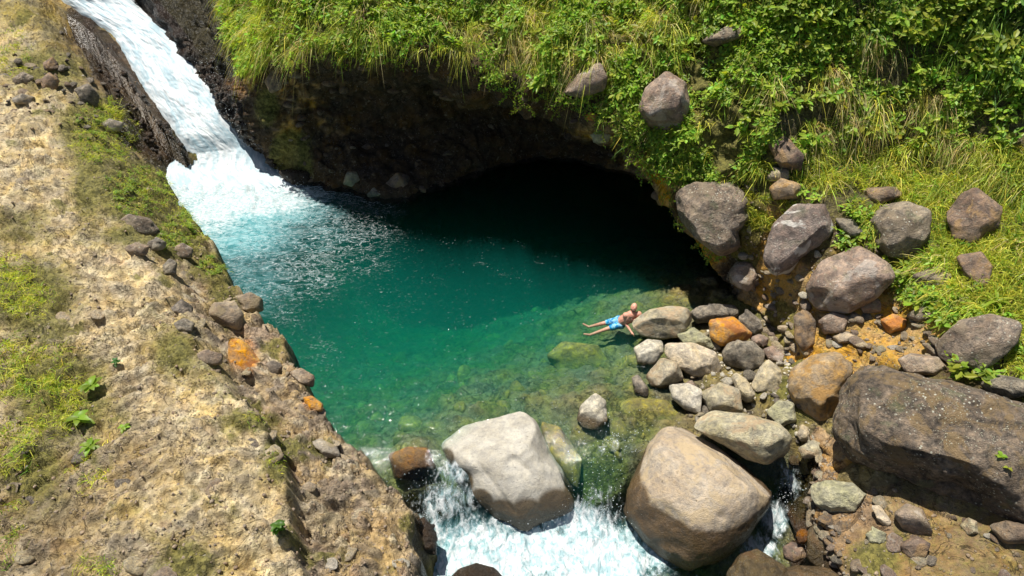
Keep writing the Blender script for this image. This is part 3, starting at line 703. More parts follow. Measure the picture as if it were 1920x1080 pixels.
M_pale = rock_material('pale_rock', (.45, .40, .31), (.58, .53, .44), 0, wet=.02)
M_slate = rock_material('slate_rock', (.16, .135, .105), (.29, .25, .195), .3, wet=.0, rg=1.3)
M_green = rock_material('greenish_rock', (.28, .27, .17), (.42, .39, .26), .3, wet=.0)
M_ochre = rock_material('ochre_rock', (.52, .23, .05), (.62, .34, .11), 0, stain=(.38, .14, .04), wet=.02)
M_ochreb = rock_material('ochre_stained_rock', (.30, .19, .085), (.36, .27, .17), 0, stain=(.40, .22, .06))
M_wet = rock_material('wet_black_rock', (.10, .08, .065), (.15, .12, .09), 0, wet=30)
M_sub = rock_material('algae_covered_rock', (.17, .14, .04), (.30, .25, .075), 0, stain=(.13, .13, .04))
M_rust = rock_material('rusty_wet_rock', (.26, .13, .05), (.18, .115, .055), 0, wet=-.2, wetband=.3)
M_bslate = rock_material('bank_grey_rock', (.22, .19, .155), (.38, .335, .27), .3, stain=(.33, .26, .15))
M_bbrown = rock_material('bank_brown_rock', (.22, .165, .12), (.36, .285, .20), .3, stain=(.33, .26, .15))
M_bank = rock_material('bank_rock', (.36, .28, .17), (.50, .42, .29), .1)
M_earth = rock_material('earthy_stone', (.24, .18, .12), (.38, .31, .22), .2)

_ico = {}
def ico(sub):
    if sub not in _ico:
        bm = bmesh.new(); bmesh.ops.create_icosphere(bm, subdivisions=sub, radius=1)
        v = np.array([q.co[:] for q in bm.verts]); f = np.array([[q.index for q in p.verts] for p in bm.faces]); bm.free()
        _ico[sub] = (v / np.linalg.norm(v, axis=1)[:, None], f)
    return _ico[sub]
SURF = np.concatenate([CPt.reshape(-1, 3), GP.reshape(-1, 3)])
SPX, SPY = proj(SURF)
_ok = (SPX > -150) & (SPX < 2100) & (SPY > -100) & (SPY < 1250)
SURF, SPX, SPY = SURF[_ok], SPX[_ok], SPY[_ok]
def surf_at(px, py, r=7):
    m = np.hypot(SPX - px, SPY - py) < r
    if not m.any(): return surf_at(px, py, r * 2)
    q = SURF[m]; d = np.linalg.norm(q - [0, 0, CAMZ], axis=1)
    return q[np.argmin(d)]
def shape_rock(v, rng, facets=7, amp=.12, lo=.72, hi=.95):
    facets = int(facets * 1.8) + 2; lo -= .1
    """v: unit sphere already scaled; cut with planes and roughen, relative to its own size"""
    ext = np.abs(v).max(0).mean()
    for i in range(facets):
        n = rng.normal(size=3); n /= np.linalg.norm(n)
        d = v @ n; off = d.max() * rng.uniform(lo, hi)
        over = np.clip(d - off, 0, None)
        v = v - n * (over * .93)[:, None]
    for i in range((34 if facets > 6 else 6) if len(v) > 2000 else 8):
        n = rng.normal(size=3); n /= np.linalg.norm(n); d = v @ n; v = v - n * (np.clip(d - d.max() * rng.uniform(.86, .97), 0, None) * .95)[:, None]
    o = rng.uniform(0, 90, 3); s = 1.0 / ext
    q = v * s
    nrm = v / (np.linalg.norm(v, axis=1)[:, None] + 1e-9)
    a = fbm(q[:, 0] * 1.1 + o[0], q[:, 1] * 1.1 + o[1], q[:, 2] * 1.1 + o[2], o=3) * amp * 1.1
    a += fbm(q[:, 0] * 4 + o[1], q[:, 1] * 4 + o[2], q[:, 2] * 4 + o[0], o=4, gain=.6) * amp * .60
    a += fbm(q[:, 0] * 1.7 + o[2], q[:, 1] * 1.7, q[:, 2] * 1.7 + o[0], o=4, ridged=True) * amp * .42
    return v + nrm * (a * ext)[:, None]
def hero(name, label, cat, outline, mat, z=None, thick=.8, sub=4, facets=7, amp=.10, fwd=.3, seed=0, group=None, boxy=.82, lo=.74, cuts=(), splash=None, dents=(), scale=None):
    rng = np.random.default_rng(seed + int(outline[0][0] * 7 + outline[0][1]))
    if outline[0][0] < 640 and 0 < outline[0][0] and z is None: fwd, thick, amp = .06, thick * .75, amp * 1.5
    elif z is None: fwd *= .55; amp *= 1.25
    o = np.array(outline, float)
    cx, cy_ = (o[:, 0].min() + o[:, 0].max()) / 2, (o[:, 1].min() + o[:, 1].max()) / 2
    c = Z(cx, cy_, z) if z is not None else surf_at(cx, cy_)
    cam0 = np.array([0, 0, CAMZ]); d = c - cam0; dist = np.linalg.norm(d); d /= dist
    mr = np.sqrt((o[:, 0].max() - o[:, 0].min()) * (o[:, 1].max() - o[:, 1].min())) / 2 / FPX * (dist * .93)
    T = mr * thick
    c = c - d * (T * fwd); dist = np.linalg.norm(c - cam0)
    R = np.cross(d, [0, 0, 1]); R /= np.linalg.norm(R); U = np.cross(R, d)
    pa = []
    for px, py in o:
        q = ray(px, py); q = cam0 + q * (dist / (q @ d)) - c
        pa.append((q @ R, q @ U))
    pa = np.array(pa)
    def edge_radius(t):                     # distance to the traced outline in direction t
        t = np.atleast_1d(t); best = np.zeros(t.shape); ct, st_ = np.cos(t), np.sin(t)
        for i in range(len(pa)):
            (x1, y1), (x2, y2) = pa[i], pa[(i + 1) % len(pa)]; ex, ey = x2 - x1, y2 - y1
            den = ct * ey - st_ * ex; den = np.where(np.abs(den) < 1e-9, 1e-9, den)
            rad = (x1 * ey - y1 * ex) / den; u_ = (x1 * st_ - y1 * ct) / den
            best = np.where((rad > 0) & (u_ >= -1e-3) & (u_ <= 1.001), np.maximum(best, rad), best)
        return np.where(best == 0, np.hypot(*pa.T).mean(), best)
    v, f = ico(sub)
    s = np.stack([v @ R, v @ U, -(v @ d)], 1)
    ang = np.arctan2(s[:, 1], s[:, 0])
    r = sum(edge_radius(ang + e) for e in (-.08, -.03, .03, .08)) / 4 * 1.06
    rho = np.hypot(s[:, 0], s[:, 1]) ** boxy
    P = (np.cos(ang) * r * rho)[:, None] * R + (np.sin(ang) * r * rho)[:, None] * U - (s[:, 2] * T)[:, None] * d
    for n, off in cuts:
        n = np.array(n, float); n /= np.linalg.norm(n); dd = P @ n; lim = dd.max() * off
        P = P - n * (np.clip(dd - lim, 0, None) * .92)[:, None]
    P = shape_rock(P, rng, facets, amp, lo, .96)
    # the cuts ate into the outline: bring the silhouette back to its size at every angle
    A_, B_, D_ = P @ R, P @ U, P @ d; an = np.arctan2(B_, A_); ra = np.hypot(A_, B_); nb = 72
    bi = ((an + np.pi) / (2 * np.pi) * nb).astype(int) % nb; mx = np.zeros(nb); np.maximum.at(mx, bi, ra)
    mx[mx == 0] = mx.max(); bc = (np.arange(nb) + .5) / nb * 2 * np.pi - np.pi
    tg = edge_radius(bc); q_ = np.clip(tg / mx, .8, 1.7)
    q_ = (2 * q_ + np.roll(q_, 1) + np.roll(q_, -1)) / 4
    k_ = np.interp(an, np.concatenate([bc - 2 * np.pi, bc, bc + 2 * np.pi]), np.tile(q_, 3)) * (scale or 1.02)
    P = (A_ * k_)[:, None] * R + (B_ * k_)[:, None] * U + D_[:, None] * d
    qx, qy = proj(P + c); front = (P @ d) < 0
    for pl, wpx_, dep in dents:       # hollows and grooves where the rock has them
        dd, _, _ = seg_dist(qx, qy, pl if len(pl) > 1 else [pl[0], (pl[0][0] + .5, pl[0][1] + .5)])
        P = P + d * (np.exp(-(dd / wpx_) ** 2) * dep * front)[:, None]
    at_ = dict(splashed=blobs(qx, qy, splash)) if splash else None
    base = np.array([0, 0, P[:, 2].min()])
    ob = link(name, raw_mesh(name, P - base, f, True, at_), mat, loc=tuple(c + base), label=label, category=cat, group=group)
    return ob
B = 'boulder'; K = 'rock'
hero('boulder', 'smooth pale grey boulder splitting the stream at the pool outlet', B, [(826, 832), (868, 797), (930, 782), (978, 770), (1006, 788), (1032, 848), (1058, 880), (1078, 932), (1068, 962), (1040, 978), (985, 1000), (932, 976), (893, 935), (868, 890), (835, 862)], M_white, z=-.98, thick=.75, sub=6, facets=1, amp=.05, fwd=.1, boxy=.78, cuts=[((-.15, .1, 1), .8)], scale=1.0, splash=[(838, 858, 18, 24, .9), (868, 905, 24, 34, 1), (900, 945, 30, 34, 1.1), (940, 972, 44, 42, 1.1), (990, 985, 55, 60, 1.1), (1045, 965, 52, 58, 1.1), (1085, 915, 22, 60, 1)], dents=[([(888, 815), (898, 870), (930, 912), (965, 962)], 4, .035), ([(962, 862), (985, 880)], 8, .09), ([(940, 855), (965, 862)], 14, .04)])
hero('boulder', 'largest tan boulder with a dark wet foot, right of the white rapids', B, [(1243, 802), (1290, 797), (1342, 830), (1398, 872), (1447, 915), (1443, 952), (1400, 1012), (1352, 1057), (1290, 1072), (1240, 1048), (1200, 1008), (1170, 967), (1172, 930), (1192, 880), (1214, 832)], M_tan, z=-.85, thick=.8, sub=6, facets=2, amp=.06, fwd=.15, boxy=.78, cuts=[((.1, .25, 1), .8)], scale=1.0, splash=[(1185, 945, 42, 60, 1), (1212, 990, 42, 55, 1), (1250, 1035, 36, 40, 1)], dents=[([(1242, 834)], 6, .06), ([(1262, 910)], 8, .05), ([(1352, 968)], 8, .09), ([(1310, 880)], 30, .05), ([(1225, 1020), (1290, 1030)], 14, .06)])
hero('boulder', 'small pointed pale rock standing alone in shallow water', K, [(1116, 736), (1135, 752), (1139, 790), (1120, 806), (1095, 803), (1081, 785), (1088, 760)], M_pale, z=.0, thick=.8, sub=4, facets=9, amp=.08)
hero('boulder', 'long low buff boulder lying behind the tan boulder', B, [(1303, 792), (1335, 769), (1400, 777), (1460, 793), (1485, 820), (1476, 852), (1440, 872), (1400, 862), (1340, 825), (1308, 808)], M_buff, z=.25, thick=.8, sub=5, facets=6, amp=.09)
hero('boulder', 'upright ochre-stained boulder shaded below, left of the huge dark one', B, [(1524, 667), (1570, 658), (1602, 690), (1578, 740), (1566, 812), (1530, 817), (1495, 785), (1478, 730), (1484, 692)], M_ochreb, z=.8, thick=.75, sub=5, facets=5, amp=.06, cuts=[((0, -1, -.45), .55)])
hero('boulder', 'huge dark boulder with white lichen specks at the right', B, [(1592, 694), (1650, 688), (1720, 703), (1800, 720), (1880, 743), (1925, 758), (2010, 800), (2040, 900), (2010, 1010), (1925, 988), (1850, 955), (1760, 925), (1700, 905), (1640, 880), (1590, 870), (1563, 805), (1572, 740)], M_dark, thick=.62, sub=6, facets=5, amp=.15, fwd=.25, boxy=.72, cuts=[((-.1, -.35, 1), .8), ((0, -1, -.6), .66)])
hero('boulder', 'long dark slab tilted to the right above the huge lichened boulder', B, [(1752, 645), (1800, 600), (1860, 588), (1917, 605), (1910, 640), (1882, 667), (1832, 707), (1795, 692), (1760, 668)], M_grey, thick=.7, sub=5, amp=.08)
hero('boulder', 'flat brown rock on orange earth above the huge dark boulder', K, [(1682, 674), (1710, 662), (1760, 670), (1776, 690), (1755, 706), (1700, 701)], M_mauve, thick=.8, sub=4)
hero('boulder', 'low grey slab at the right edge below the long tilted slab', K, [(1834, 716), (1870, 702), (1925, 711), (1945, 735), (1900, 747), (1845, 737)], M_slate, thick=.7, sub=4)
hero('boulder', 'bright orange angular rock among grey stones', K, [(1329, 600), (1376, 594), (1412, 626), (1396, 641), (1350, 650), (1333, 632)], M_ochre, z=.5, thick=.9, sub=4, facets=9, amp=.07, lo=.66)
hero('boulder', 'long grey rock behind the bright orange rock', K, [(1292, 586), (1312, 574), (1345, 570), (1381, 573), (1386, 592), (1350, 603), (1305, 606)], M_slate, z=.35, thick=.8, sub=4)
hero('boulder', 'buff boulder that the bather leans against', B, [(1184, 604), (1216, 581), (1258, 573), (1291, 578), (1299, 600), (1278, 630), (1238, 637), (1204, 632), (1190, 617)], M_buff, z=.32, thick=.85, sub=5, facets=7, amp=.08)
hero('boulder', 'small grey-green slab tucked under the bather\'s boulder', K, [(1268, 628), (1300, 613), (1332, 635), (1341, 655), (1290, 652)], M_green, z=.25, thick=.8, sub=4)
hero('boulder', 'broad flat sandy boulder in the middle of the stone pile', B, [(1248, 643), (1300, 643), (1340, 660), (1354, 690), (1346, 712), (1300, 707), (1262, 685), (1246, 662)], M_sand, z=.2, thick=.75, sub=5, facets=7, amp=.08)
hero('boulder', 'grey and rust mottled stone at the water edge below the bather', K, [(1188, 652), (1214, 636), (1241, 639), (1245, 660), (1226, 684), (1196, 682)], M_pale, z=.12, thick=.9, sub=4)
hero('boulder', 'wedge-shaped grey-brown rock leaning on the flat sandy boulder', K, [(1210, 705), (1240, 671), (1272, 680), (1282, 710), (1250, 730), (1222, 724)], M_buff, z=.1, thick=.85, sub=4, facets=9)
hero('boulder', 'dark grey rounded rock right of the flat sandy boulder', K, [(1353, 662), (1365, 643), (1410, 639), (1434, 660), (1431, 687), (1400, 694), (1360, 682)], M_slate, z=.4, thick=.85, sub=4)
hero('boulder', 'dark round rock between the orange rock and the mossy bank', K, [(1384, 594), (1405, 583), (1426, 600), (1431, 622), (1415, 630), (1393, 612)], M_slate, z=.5, thick=.9, sub=4)
hero('boulder', 'small mauve stone wedged under the dark round rock', K, [(1405, 633), (1425, 626), (1442, 634), (1438, 648), (1415, 648)], M_mauve, z=.5, sub=4)
hero('boulder', 'mauve split rock right of the dark grey rounded rock', K, [(1430, 655), (1448, 648), (1470, 665), (1465, 682), (1440, 676)], M_mauve, z=.55, sub=4)
hero('boulder', 'knobbly cream rock with a broad foot beside the ochre boulder', K, [(1408, 722), (1424, 690), (1440, 673), (1460, 688), (1478, 720), (1456, 740), (1415, 737)], M_sand, z=.4, thick=.9, sub=4, amp=.14)
hero('boulder', 'pale stone with an orange end at the shallow water edge', K, [(1254, 722), (1290, 719), (1316, 731), (1313, 777), (1285, 769), (1260, 747)], M_pale, z=.12, sub=4)
hero('boulder', 'squarish grey stone behind the long low buff boulder', K, [(1312, 737), (1350, 717), (1386, 730), (1393, 772), (1330, 772)], M_buff, z=.3, sub=4)
hero('boulder', 'oval buff stone leaning right above the squarish grey stone', K, [(1370, 704), (1398, 708), (1417, 740), (1405, 757), (1385, 745)], M_sand, z=.4, sub=4)
hero('boulder', 'pale green rock at the foot of the ochre boulder', K, [(1436, 772), (1460, 751), (1487, 754), (1494, 790), (1460, 800)], M_green, z=.4, sub=4)
hero('boulder', 'little angular tan stone standing right of the long low boulder', K, [(1494, 815), (1503, 797), (1515, 800), (1518, 825), (1500, 827)], M_sand, z=.35, sub=3)
hero('boulder', 'rounded tan stone right of the small stream', K, [(1496, 840), (1525, 824), (1546, 835), (1541, 858), (1505, 860)], M_buff, z=.25, sub=4)
hero('boulder', 'mossy olive boulder half sunk in the bank beside the small stream', B, [(1520, 908), (1555, 900), (1600, 906), (1628, 930), (1603, 962), (1545, 962), (1522, 935)], M_green, thick=.8, sub=5)
hero('boulder', 'dark purple rock tilted on the earth slope below the huge boulder', K, [(1676, 962), (1700, 944), (1730, 955), (1750, 1000), (1720, 1007), (1690, 990)], M_mauve, thick=.8, sub=4)
hero('boulder', 'narrow pale stone left of the dark purple rock', K, [(1634, 948), (1650, 948), (1674, 980), (1664, 992), (1645, 975)], M_sand, sub=4)
hero('boulder', 'upright buff stone, left of the pair at the bottom edge', K, [(1512, 1000), (1530, 982), (1562, 990), (1565, 1050), (1540, 1067), (1514, 1050)], M_buff, z=-.3, sub=4)
hero('boulder', 'upright grey stone, right of the pair at the bottom edge', K, [(1561, 1020), (1590, 1005), (1611, 1012), (1609, 1050), (1580, 1067), (1560, 1050)], M_slate, z=-.3, sub=4)
hero('boulder', 'dark round stone beside the small stream near the bottom edge', K, [(1468, 1025), (1485, 1016), (1508, 1022), (1512, 1045), (1490, 1056), (1470, 1048)], M_brown, z=-.6, sub=4)
hero('boulder', 'small orange stone above the pair of upright stones', K, [(1494, 998), (1508, 992), (1518, 1002), (1512, 1018), (1496, 1018)], M_ochre, z=-.2, sub=3)
hero('boulder', 'grey-brown boulder cut by the bottom edge, right of the tan boulder', B, [(1362, 1078), (1385, 1040), (1420, 1029), (1470, 1060), (1502, 1100), (1430, 1140), (1365, 1115)], M_buff, z=-.7, sub=5)
hero('boulder', 'flat pale boulder cut by the bottom edge below the upright pair', B, [(1455, 1068), (1500, 1060), (1560, 1064), (1625, 1085), (1605, 1125), (1470, 1125)], M_buff, z=-.6, sub=5)
hero('boulder', 'brown rock in the earth slope near the bottom edge', K, [(1685, 1020), (1720, 1004), (1745, 1020), (1735, 1045), (1700, 1048)], M_brown, sub=4)
hero('boulder', 'round grey-green stone on the earth slope left of the brown rock', K, [(1622, 1002), (1640, 990), (1662, 1000), (1658, 1018), (1630, 1018)], M_green, sub=4)
hero('boulder', 'reddish dark rock under the right end of the huge boulder', K, [(1855, 985), (1890, 975), (1945, 990), (1940, 1020), (1880, 1020)], M_brown, sub=4)
hero('boulder', 'buff oval stone on the earth slope at the lower right', K, [(1800, 985), (1815, 970), (1832, 978), (1834, 1000), (1812, 1004)], M_buff, sub=4)
hero('boulder', 'wet black rock between the left bank and the rapids', K, [(768, 985), (795, 968), (818, 1000), (818, 1042), (786, 1034)], M_wet, z=-.7, sub=4, amp=.2)
hero('boulder', 'wet dark rock in the rapids at the bottom edge', K, [(845, 1085), (862, 1066), (893, 1056), (925, 1064), (945, 1085), (900, 1110)], M_wet, z=-1.2, sub=4, amp=.15)
hero('boulder', 'rust-coloured rock under falling water left of the pale boulder', K, [(728, 852), (765, 838), (802, 840), (818, 878), (792, 903), (740, 898)], M_rust, z=-.42, thick=.8, sub=4)
hero('boulder', 'wide algae-green rock lying under the water near the bather', B, [(1022, 668), (1055, 640), (1120, 646), (1148, 690), (1122, 708), (1058, 703)], M_sub, z=-.8, thick=.4, sub=5)
hero('boulder', 'brown flat rock under shallow water behind the lone pointed rock', B, [(1150, 770), (1180, 745), (1250, 750), (1290, 790), (1250, 815), (1170, 812)], M_sub, z=-.42, thick=.5, sub=5)
hero('boulder', 'drowned dark slab curving round the pale boulder on its right', B, [(1010, 790), (1050, 800), (1090, 860), (1085, 920), (1062, 900), (1030, 850)], M_sub, z=-.75, thick=.5, sub=5)
hero('boulder', 'small wet grey rock between the wedge-shaped rock and the pool', K, [(1184, 708), (1196, 702), (1216, 728), (1214, 746), (1190, 738)], M_slate, z=.0, sub=4)
# upper right
hero('boulder', 'big angular grey rock jutting from the greenery above the cave', B, [(1196, 207), (1210, 165), (1250, 132), (1287, 155), (1295, 200), (1282, 246), (1240, 250), (1205, 232)], M_mauve, thick=.85, sub=5, facets=9, amp=.08, fwd=.6, lo=.66)
hero('boulder', 'broad grey boulder hanging over the right end of the cave', B, [(1266, 362), (1300, 341), (1370, 337), (1412, 370), (1407, 407), (1384, 435), (1388, 470), (1350, 482), (1308, 450), (1273, 412)], M_grey, thick=.85, sub=6, facets=6, amp=.07, fwd=.5, cuts=[((0, -.8, -1), .55)])
hero('boulder', 'grey boulder with a white streak, middle of the slope', B, [(1433, 470), (1450, 420), (1490, 384), (1547, 384), (1564, 430), (1542, 465), (1502, 482), (1482, 512), (1450, 517), (1433, 492)], M_streak, thick=.75, sub=5, facets=7, amp=.08, fwd=.35)
hero('boulder', 'round-faced grey boulder set in grass, right of the streaked one', B, [(1631, 415), (1650, 385), (1700, 377), (1747, 395), (1742, 450), (1710, 487), (1665, 482), (1640, 457)], M_grey, thick=.75, sub=5, facets=6, amp=.07, fwd=.35)
hero('boulder', 'dark boulder with a shaded right side in grass at far right', B, [(1774, 402), (1800, 365), (1830, 349), (1880, 390), (1872, 430), (1832, 467), (1790, 452)], M_brown, thick=.85, sub=5, facets=7, amp=.08, fwd=.5)
hero('boulder', 'smooth pinkish boulder above the orange earth', B, [(1508, 542), (1540, 490), (1610, 461), (1662, 490), (1680, 520), (1640, 562), (1592, 587), (1530, 583)], M_mauve, thick=.65, sub=5, facets=6, amp=.06, fwd=.35)
hero('boulder', 'knobbly reddish rock at the shaded mouth of the cave', K, [(1366, 512), (1380, 491), (1412, 492), (1427, 530), (1402, 547), (1370, 532)], M_mauve, thick=.9, sub=4, fwd=.6, amp=.15)
hero('boulder', 'dark grey rock in the grass below the steep greenery', K, [(1438, 270), (1470, 253), (1507, 290), (1502, 322), (1465, 317)], M_brown, thick=.8, sub=4, fwd=.5)
hero('boulder', 'rust-brown rock on bare earth right of the broad grey boulder', K, [(1441, 352), (1465, 334), (1502, 345), (1497, 372), (1450, 374)], M_ochreb, thick=.8, sub=4, fwd=.5)
hero('boulder', 'pale rock just above the rust-brown rock', K, [(1436, 335), (1450, 312), (1478, 318), (1480, 334), (1455, 342)], M_earth, sub=4, fwd=.4)
hero('boulder', 'long weathered rock high in the greenery near the top edge', K, [(1312, 77), (1360, 50), (1406, 44), (1397, 70), (1340, 88)], M_grey, thick=.8, sub=4, fwd=.9)
hero('boulder', 'grey rock on the cave brow above the orange pebble', K, [(1053, 176), (1075, 145), (1120, 113), (1138, 145), (1132, 170), (1085, 183)], M_mauve, thick=.8, sub=4, fwd=.7)
hero('boulder', 'low flat brown rock behind the round-faced boulder', K, [(1610, 371), (1625, 352), (1680, 350), (1693, 366), (1650, 384)], M_brown, thick=.7, sub=4, fwd=.4)
hero('boulder', 'small dark wedge of rock left of the round-faced boulder', K, [(1564, 408), (1600, 412), (1618, 435), (1600, 447), (1575, 428)], M_slate, sub=4, fwd=.4)
hero('boulder', 'squared brown rock in grass below the far right boulder', K, [(1793, 480), (1840, 471), (1861, 500), (1852, 542), (1810, 532)], M_brown, sub=4, fwd=.4)
hero('boulder', 'lichened rock between grass clumps right of the pinkish boulder', K, [(1707, 516), (1760, 497), (1793, 515), (1772, 542), (1725, 537)], M_grey, sub=4, fwd=.4)
hero('boulder', 'small mauve stone resting under the pinkish boulder', K, [(1607, 568), (1628, 553), (1650, 562), (1652, 585), (1620, 588)], M_mauve, sub=4)
hero('boulder', 'pink angular block on the orange earth', K, [(1533, 602), (1560, 584), (1592, 594), (1582, 621), (1545, 627)], M_mauve, sub=4, facets=9)
hero('boulder', 'grey flat stone with a pale top above the flat brown rock', K, [(1698, 592), (1730, 569), (1765, 577), (1757, 597), (1720, 604)], M_grey, sub=4)
hero('boulder', 'dark blocky rock beside the mossy ochre bank', K, [(1488, 592), (1510, 580), (1530, 600), (1527, 645), (1505, 660), (1490, 630)], M_brown, sub=4, facets=9, fwd=.6)
hero('boulder', 'pale small stone on orange earth at centre right', K, [(1560, 632), (1580, 622), (1606, 628), (1600, 642), (1572, 645)], M_earth, sub=4)
hero('boulder', 'bright yellow-orange lump of earth crust', K, [(1650, 600), (1675, 588), (1700, 598), (1698, 622), (1665, 628)], M_ochre, sub=4)
hero('boulder', 'small orange pebble on the cave brow', K, [(1096, 217), (1108, 210), (1119, 215), (1115, 225), (1100, 226)], M_ochre, sub=3, fwd=.6)
hero('boulder', 'mossy stone hanging under the brow of the cave', K, [(1108, 252), (1125, 244), (1148, 250), (1140, 266), (1115, 268)], M_green, sub=3, fwd=.6)
hero('boulder', 'rough brown rock at the left corner of the cave', K, [(495, 152), (512, 130), (532, 132), (530, 165), (508, 176)], M_brown, sub=4, fwd=.6)
hero('boulder', 'rounded wet stone at the back edge of the pool', K, [(686, 368), (700, 352), (722, 349), (740, 362), (722, 380)], M_slate, z=.1, sub=4)
hero('boulder', 'dark angular rock leaning on the back wall of the cave', K, [(722, 345), (745, 322), (768, 330), (772, 360), (745, 368)], M_brown, z=.3, sub=4)
hero('boulder', 'tan knobbly stone low on the cave wall near the waterfall', K, [(643, 345), (650, 322), (668, 322), (678, 340), (665, 352)], M_buff, z=.45, sub=4)
hero('boulder', 'low heap of wet stone between foam and cave', K, [(520, 322), (545, 316), (580, 322), (602, 342), (580, 352), (545, 350)], M_wet, z=.15, sub=4, amp=.22)
# left bank
hero('boulder', 'largest grey rock bedded in the middle of the left bank', K, [(219, 417), (240, 401), (280, 409), (302, 435), (280, 447), (235, 442)], M_grey, thick=.6, sub=4, fwd=.3)
hero('boulder', 'brown rock just below the largest one on the left bank', K, [(232, 465), (255, 454), (280, 462), (276, 478), (245, 480)], M_mauve, thick=.6, sub=4)
hero('boulder', 'dark little rock right of the brown one on the left bank', K, [(277, 455), (295, 446), (312, 455), (308, 468), (284, 470)], M_bslate, thick=.6, sub=3)
hero('boulder', 'purple-grey rock near the turquoise water on the left bank', K, [(322, 465), (342, 455), (362, 466), (360, 484), (332, 484)], M_mauve, thick=.6, sub=4)
hero('boulder', 'tall narrow grey rock below the purple-grey one', K, [(303, 500), (318, 484), (332, 492), (330, 514), (310, 516)], M_slate, thick=.6, sub=4)
hero('boulder', 'dark blocky rock on the crest of the left bank', K, [(390, 587), (400, 568), (440, 564), (457, 590), (452, 618), (415, 615)], M_bbrown, thick=.8, sub=4, facets=9, fwd=.4)
hero('boulder', 'rounded brown rock at the bank edge beside the pool', K, [(443, 555), (470, 548), (492, 560), (494, 582), (470, 592), (452, 582)], M_bbrown, thick=.7, sub=4, fwd=.3)
hero('boulder', 'bright orange stone on the left bank', K, [(428, 640), (440, 630), (465, 645), (493, 685), (485, 701), (455, 706), (430, 696)], M_ochre, thick=.35, sub=4, facets=8, fwd=.3)
hero('boulder', 'small orange stone at the pool edge of the left bank', K, [(567, 745), (585, 742), (606, 758), (604, 772), (578, 768)], M_ochre, thick=.5, sub=4)
hero('boulder', 'dark pointed rock left of the crest rock', K, [(320, 578), (340, 560), (362, 576), (360, 596), (332, 596)], M_slate, thick=.6, sub=4)
hero('boulder', 'dark rock below the pointed one, inland of the crest rock', K, [(325, 606), (345, 596), (366, 606), (358, 624), (334, 622)], M_slate, thick=.6, sub=4)
hero('boulder', 'flat pinkish slab on the bank left of the bright orange stone', K, [(368, 664), (385, 655), (418, 664), (416, 684), (380, 686)], M_mauve, thick=.5, sub=4)
hero('boulder', 'grey cube-like rock right of the bright orange stone', K, [(496, 682), (512, 675), (530, 684), (525, 702), (502, 702)], M_slate, thick=.7, sub=4, facets=9)
hero('boulder', 'tan rock at the very edge of the pool, left bank', K, [(540, 698), (565, 690), (590, 705), (588, 728), (560, 718)], M_earth, thick=.6, sub=4)
hero('boulder', 'pale grey rock on the bank edge below the small orange stone', K, [(583, 830), (600, 821), (632, 838), (640, 858), (610, 858)], M_bslate, thick=.6, sub=4)
hero('boulder', 'dark knob of rock on the lower bank shelf', K, [(565, 912), (578, 902), (593, 910), (590, 922), (572, 924)], M_bbrown, thick=.6, sub=3)
hero('boulder', 'big grey angular rock beside the wet slab of the waterfall', K, [(138, 168), (165, 156), (187, 180), (182, 202), (155, 198)], M_slate, thick=.7, sub=4, facets=9, fwd=.4)
hero('boulder', 'flat grey rock in the rubble at upper left', K, [(20, 186), (40, 175), (66, 182), (62, 196), (30, 197)], M_bslate, thick=.6, sub=4)
hero('boulder', 'dark rock in the rubble near the upper left corner', K, [(22, 148), (42, 134), (64, 144), (60, 160), (32, 162)], M_grey, thick=.6, sub=4)
hero('boulder', 'dark brown rock in the rubble right of the corner ones', K, [(75, 150), (92, 135), (112, 150), (105, 172), (80, 168)], M_brown, thick=.7, sub=4)
hero('boulder', 'blackish rock next to the brown wet slab', K, [(80, 118), (98, 106), (110, 120), (102, 134), (84, 132)], M_brown, thick=.7, sub=4)
hero('boulder', 'grey stone in grass below the big angular rock, upper left', K, [(188, 232), (205, 222), (232, 230), (228, 246), (200, 248)], M_bslate, thick=.6, sub=4)

# --- stones bedded in the left bank and the cliff: parts of the ground they belong to
def stone_variant(i, sub=2):
    rng = np.random.default_rng(900 + i); v, f = ico(sub)
    v = v * rng.uniform([.8, .6, .45], [1.1, .95, .75])
    return shape_rock(v, rng, 6, .14, .6, .9), f
STV = [stone_variant(i) for i in range(10)]
STM = []
for k_, mat_ in enumerate([M_earth, M_slate, M_pale, M_brown, M_mauve, M_bank, M_buff]):
    for i in range(5):
        me_ = raw_mesh('stone', *STV[(i + 2 * k_) % 10], True); me_.materials.append(mat_); STM.append(me_)
def pick(mask, n, rng, weight=None):
    idx = np.flatnonzero(mask.ravel())
    if weight is None: return rng.choice(idx, n, replace=False)
    n = min(n, len(idx))
    p = weight.ravel()[idx]; return rng.choice(idx, n, replace=False, p=p / p.sum()) if n else idx
rng = np.random.default_rng(21)
inframe = (GPX > -20) & (GPX < 1000) & (GPY > -10) & (GPY < 1090) & (KB > .9) & (GZ > .15)
edgeish = 1 + 2.2 * np.exp(-np.clip(SD, 0, 9) / 1.2)
def scatter_parts(idx, pts, nrm, parent, rng, smin, smax, power=2.2, mats=None, name='stone', sink=.02, flat=1.0):
    for q in idx:
        o = bpy.data.objects.new(name, STM[rng.integers(len(STM))] if mats is None else STM[mats[rng.integers(len(mats))]]); COL.objects.link(o)
        s = smin + (smax - smin) * rng.random() ** power
        p = pts[q]; n = nrm[q]
        o.parent = parent; o.location = tuple(p + n * s * sink)
        o.rotation_euler = (rng.uniform(-.4, .4), rng.uniform(-.4, .4), rng.uniform(0, 6.28)); o.scale = (s, s * rng.uniform(.7, 1.1), s * rng.uniform(.5, .9) * flat)
GN = vnormals(GP); GN = np.where(GN[..., 2:3] < 0, -GN, GN)
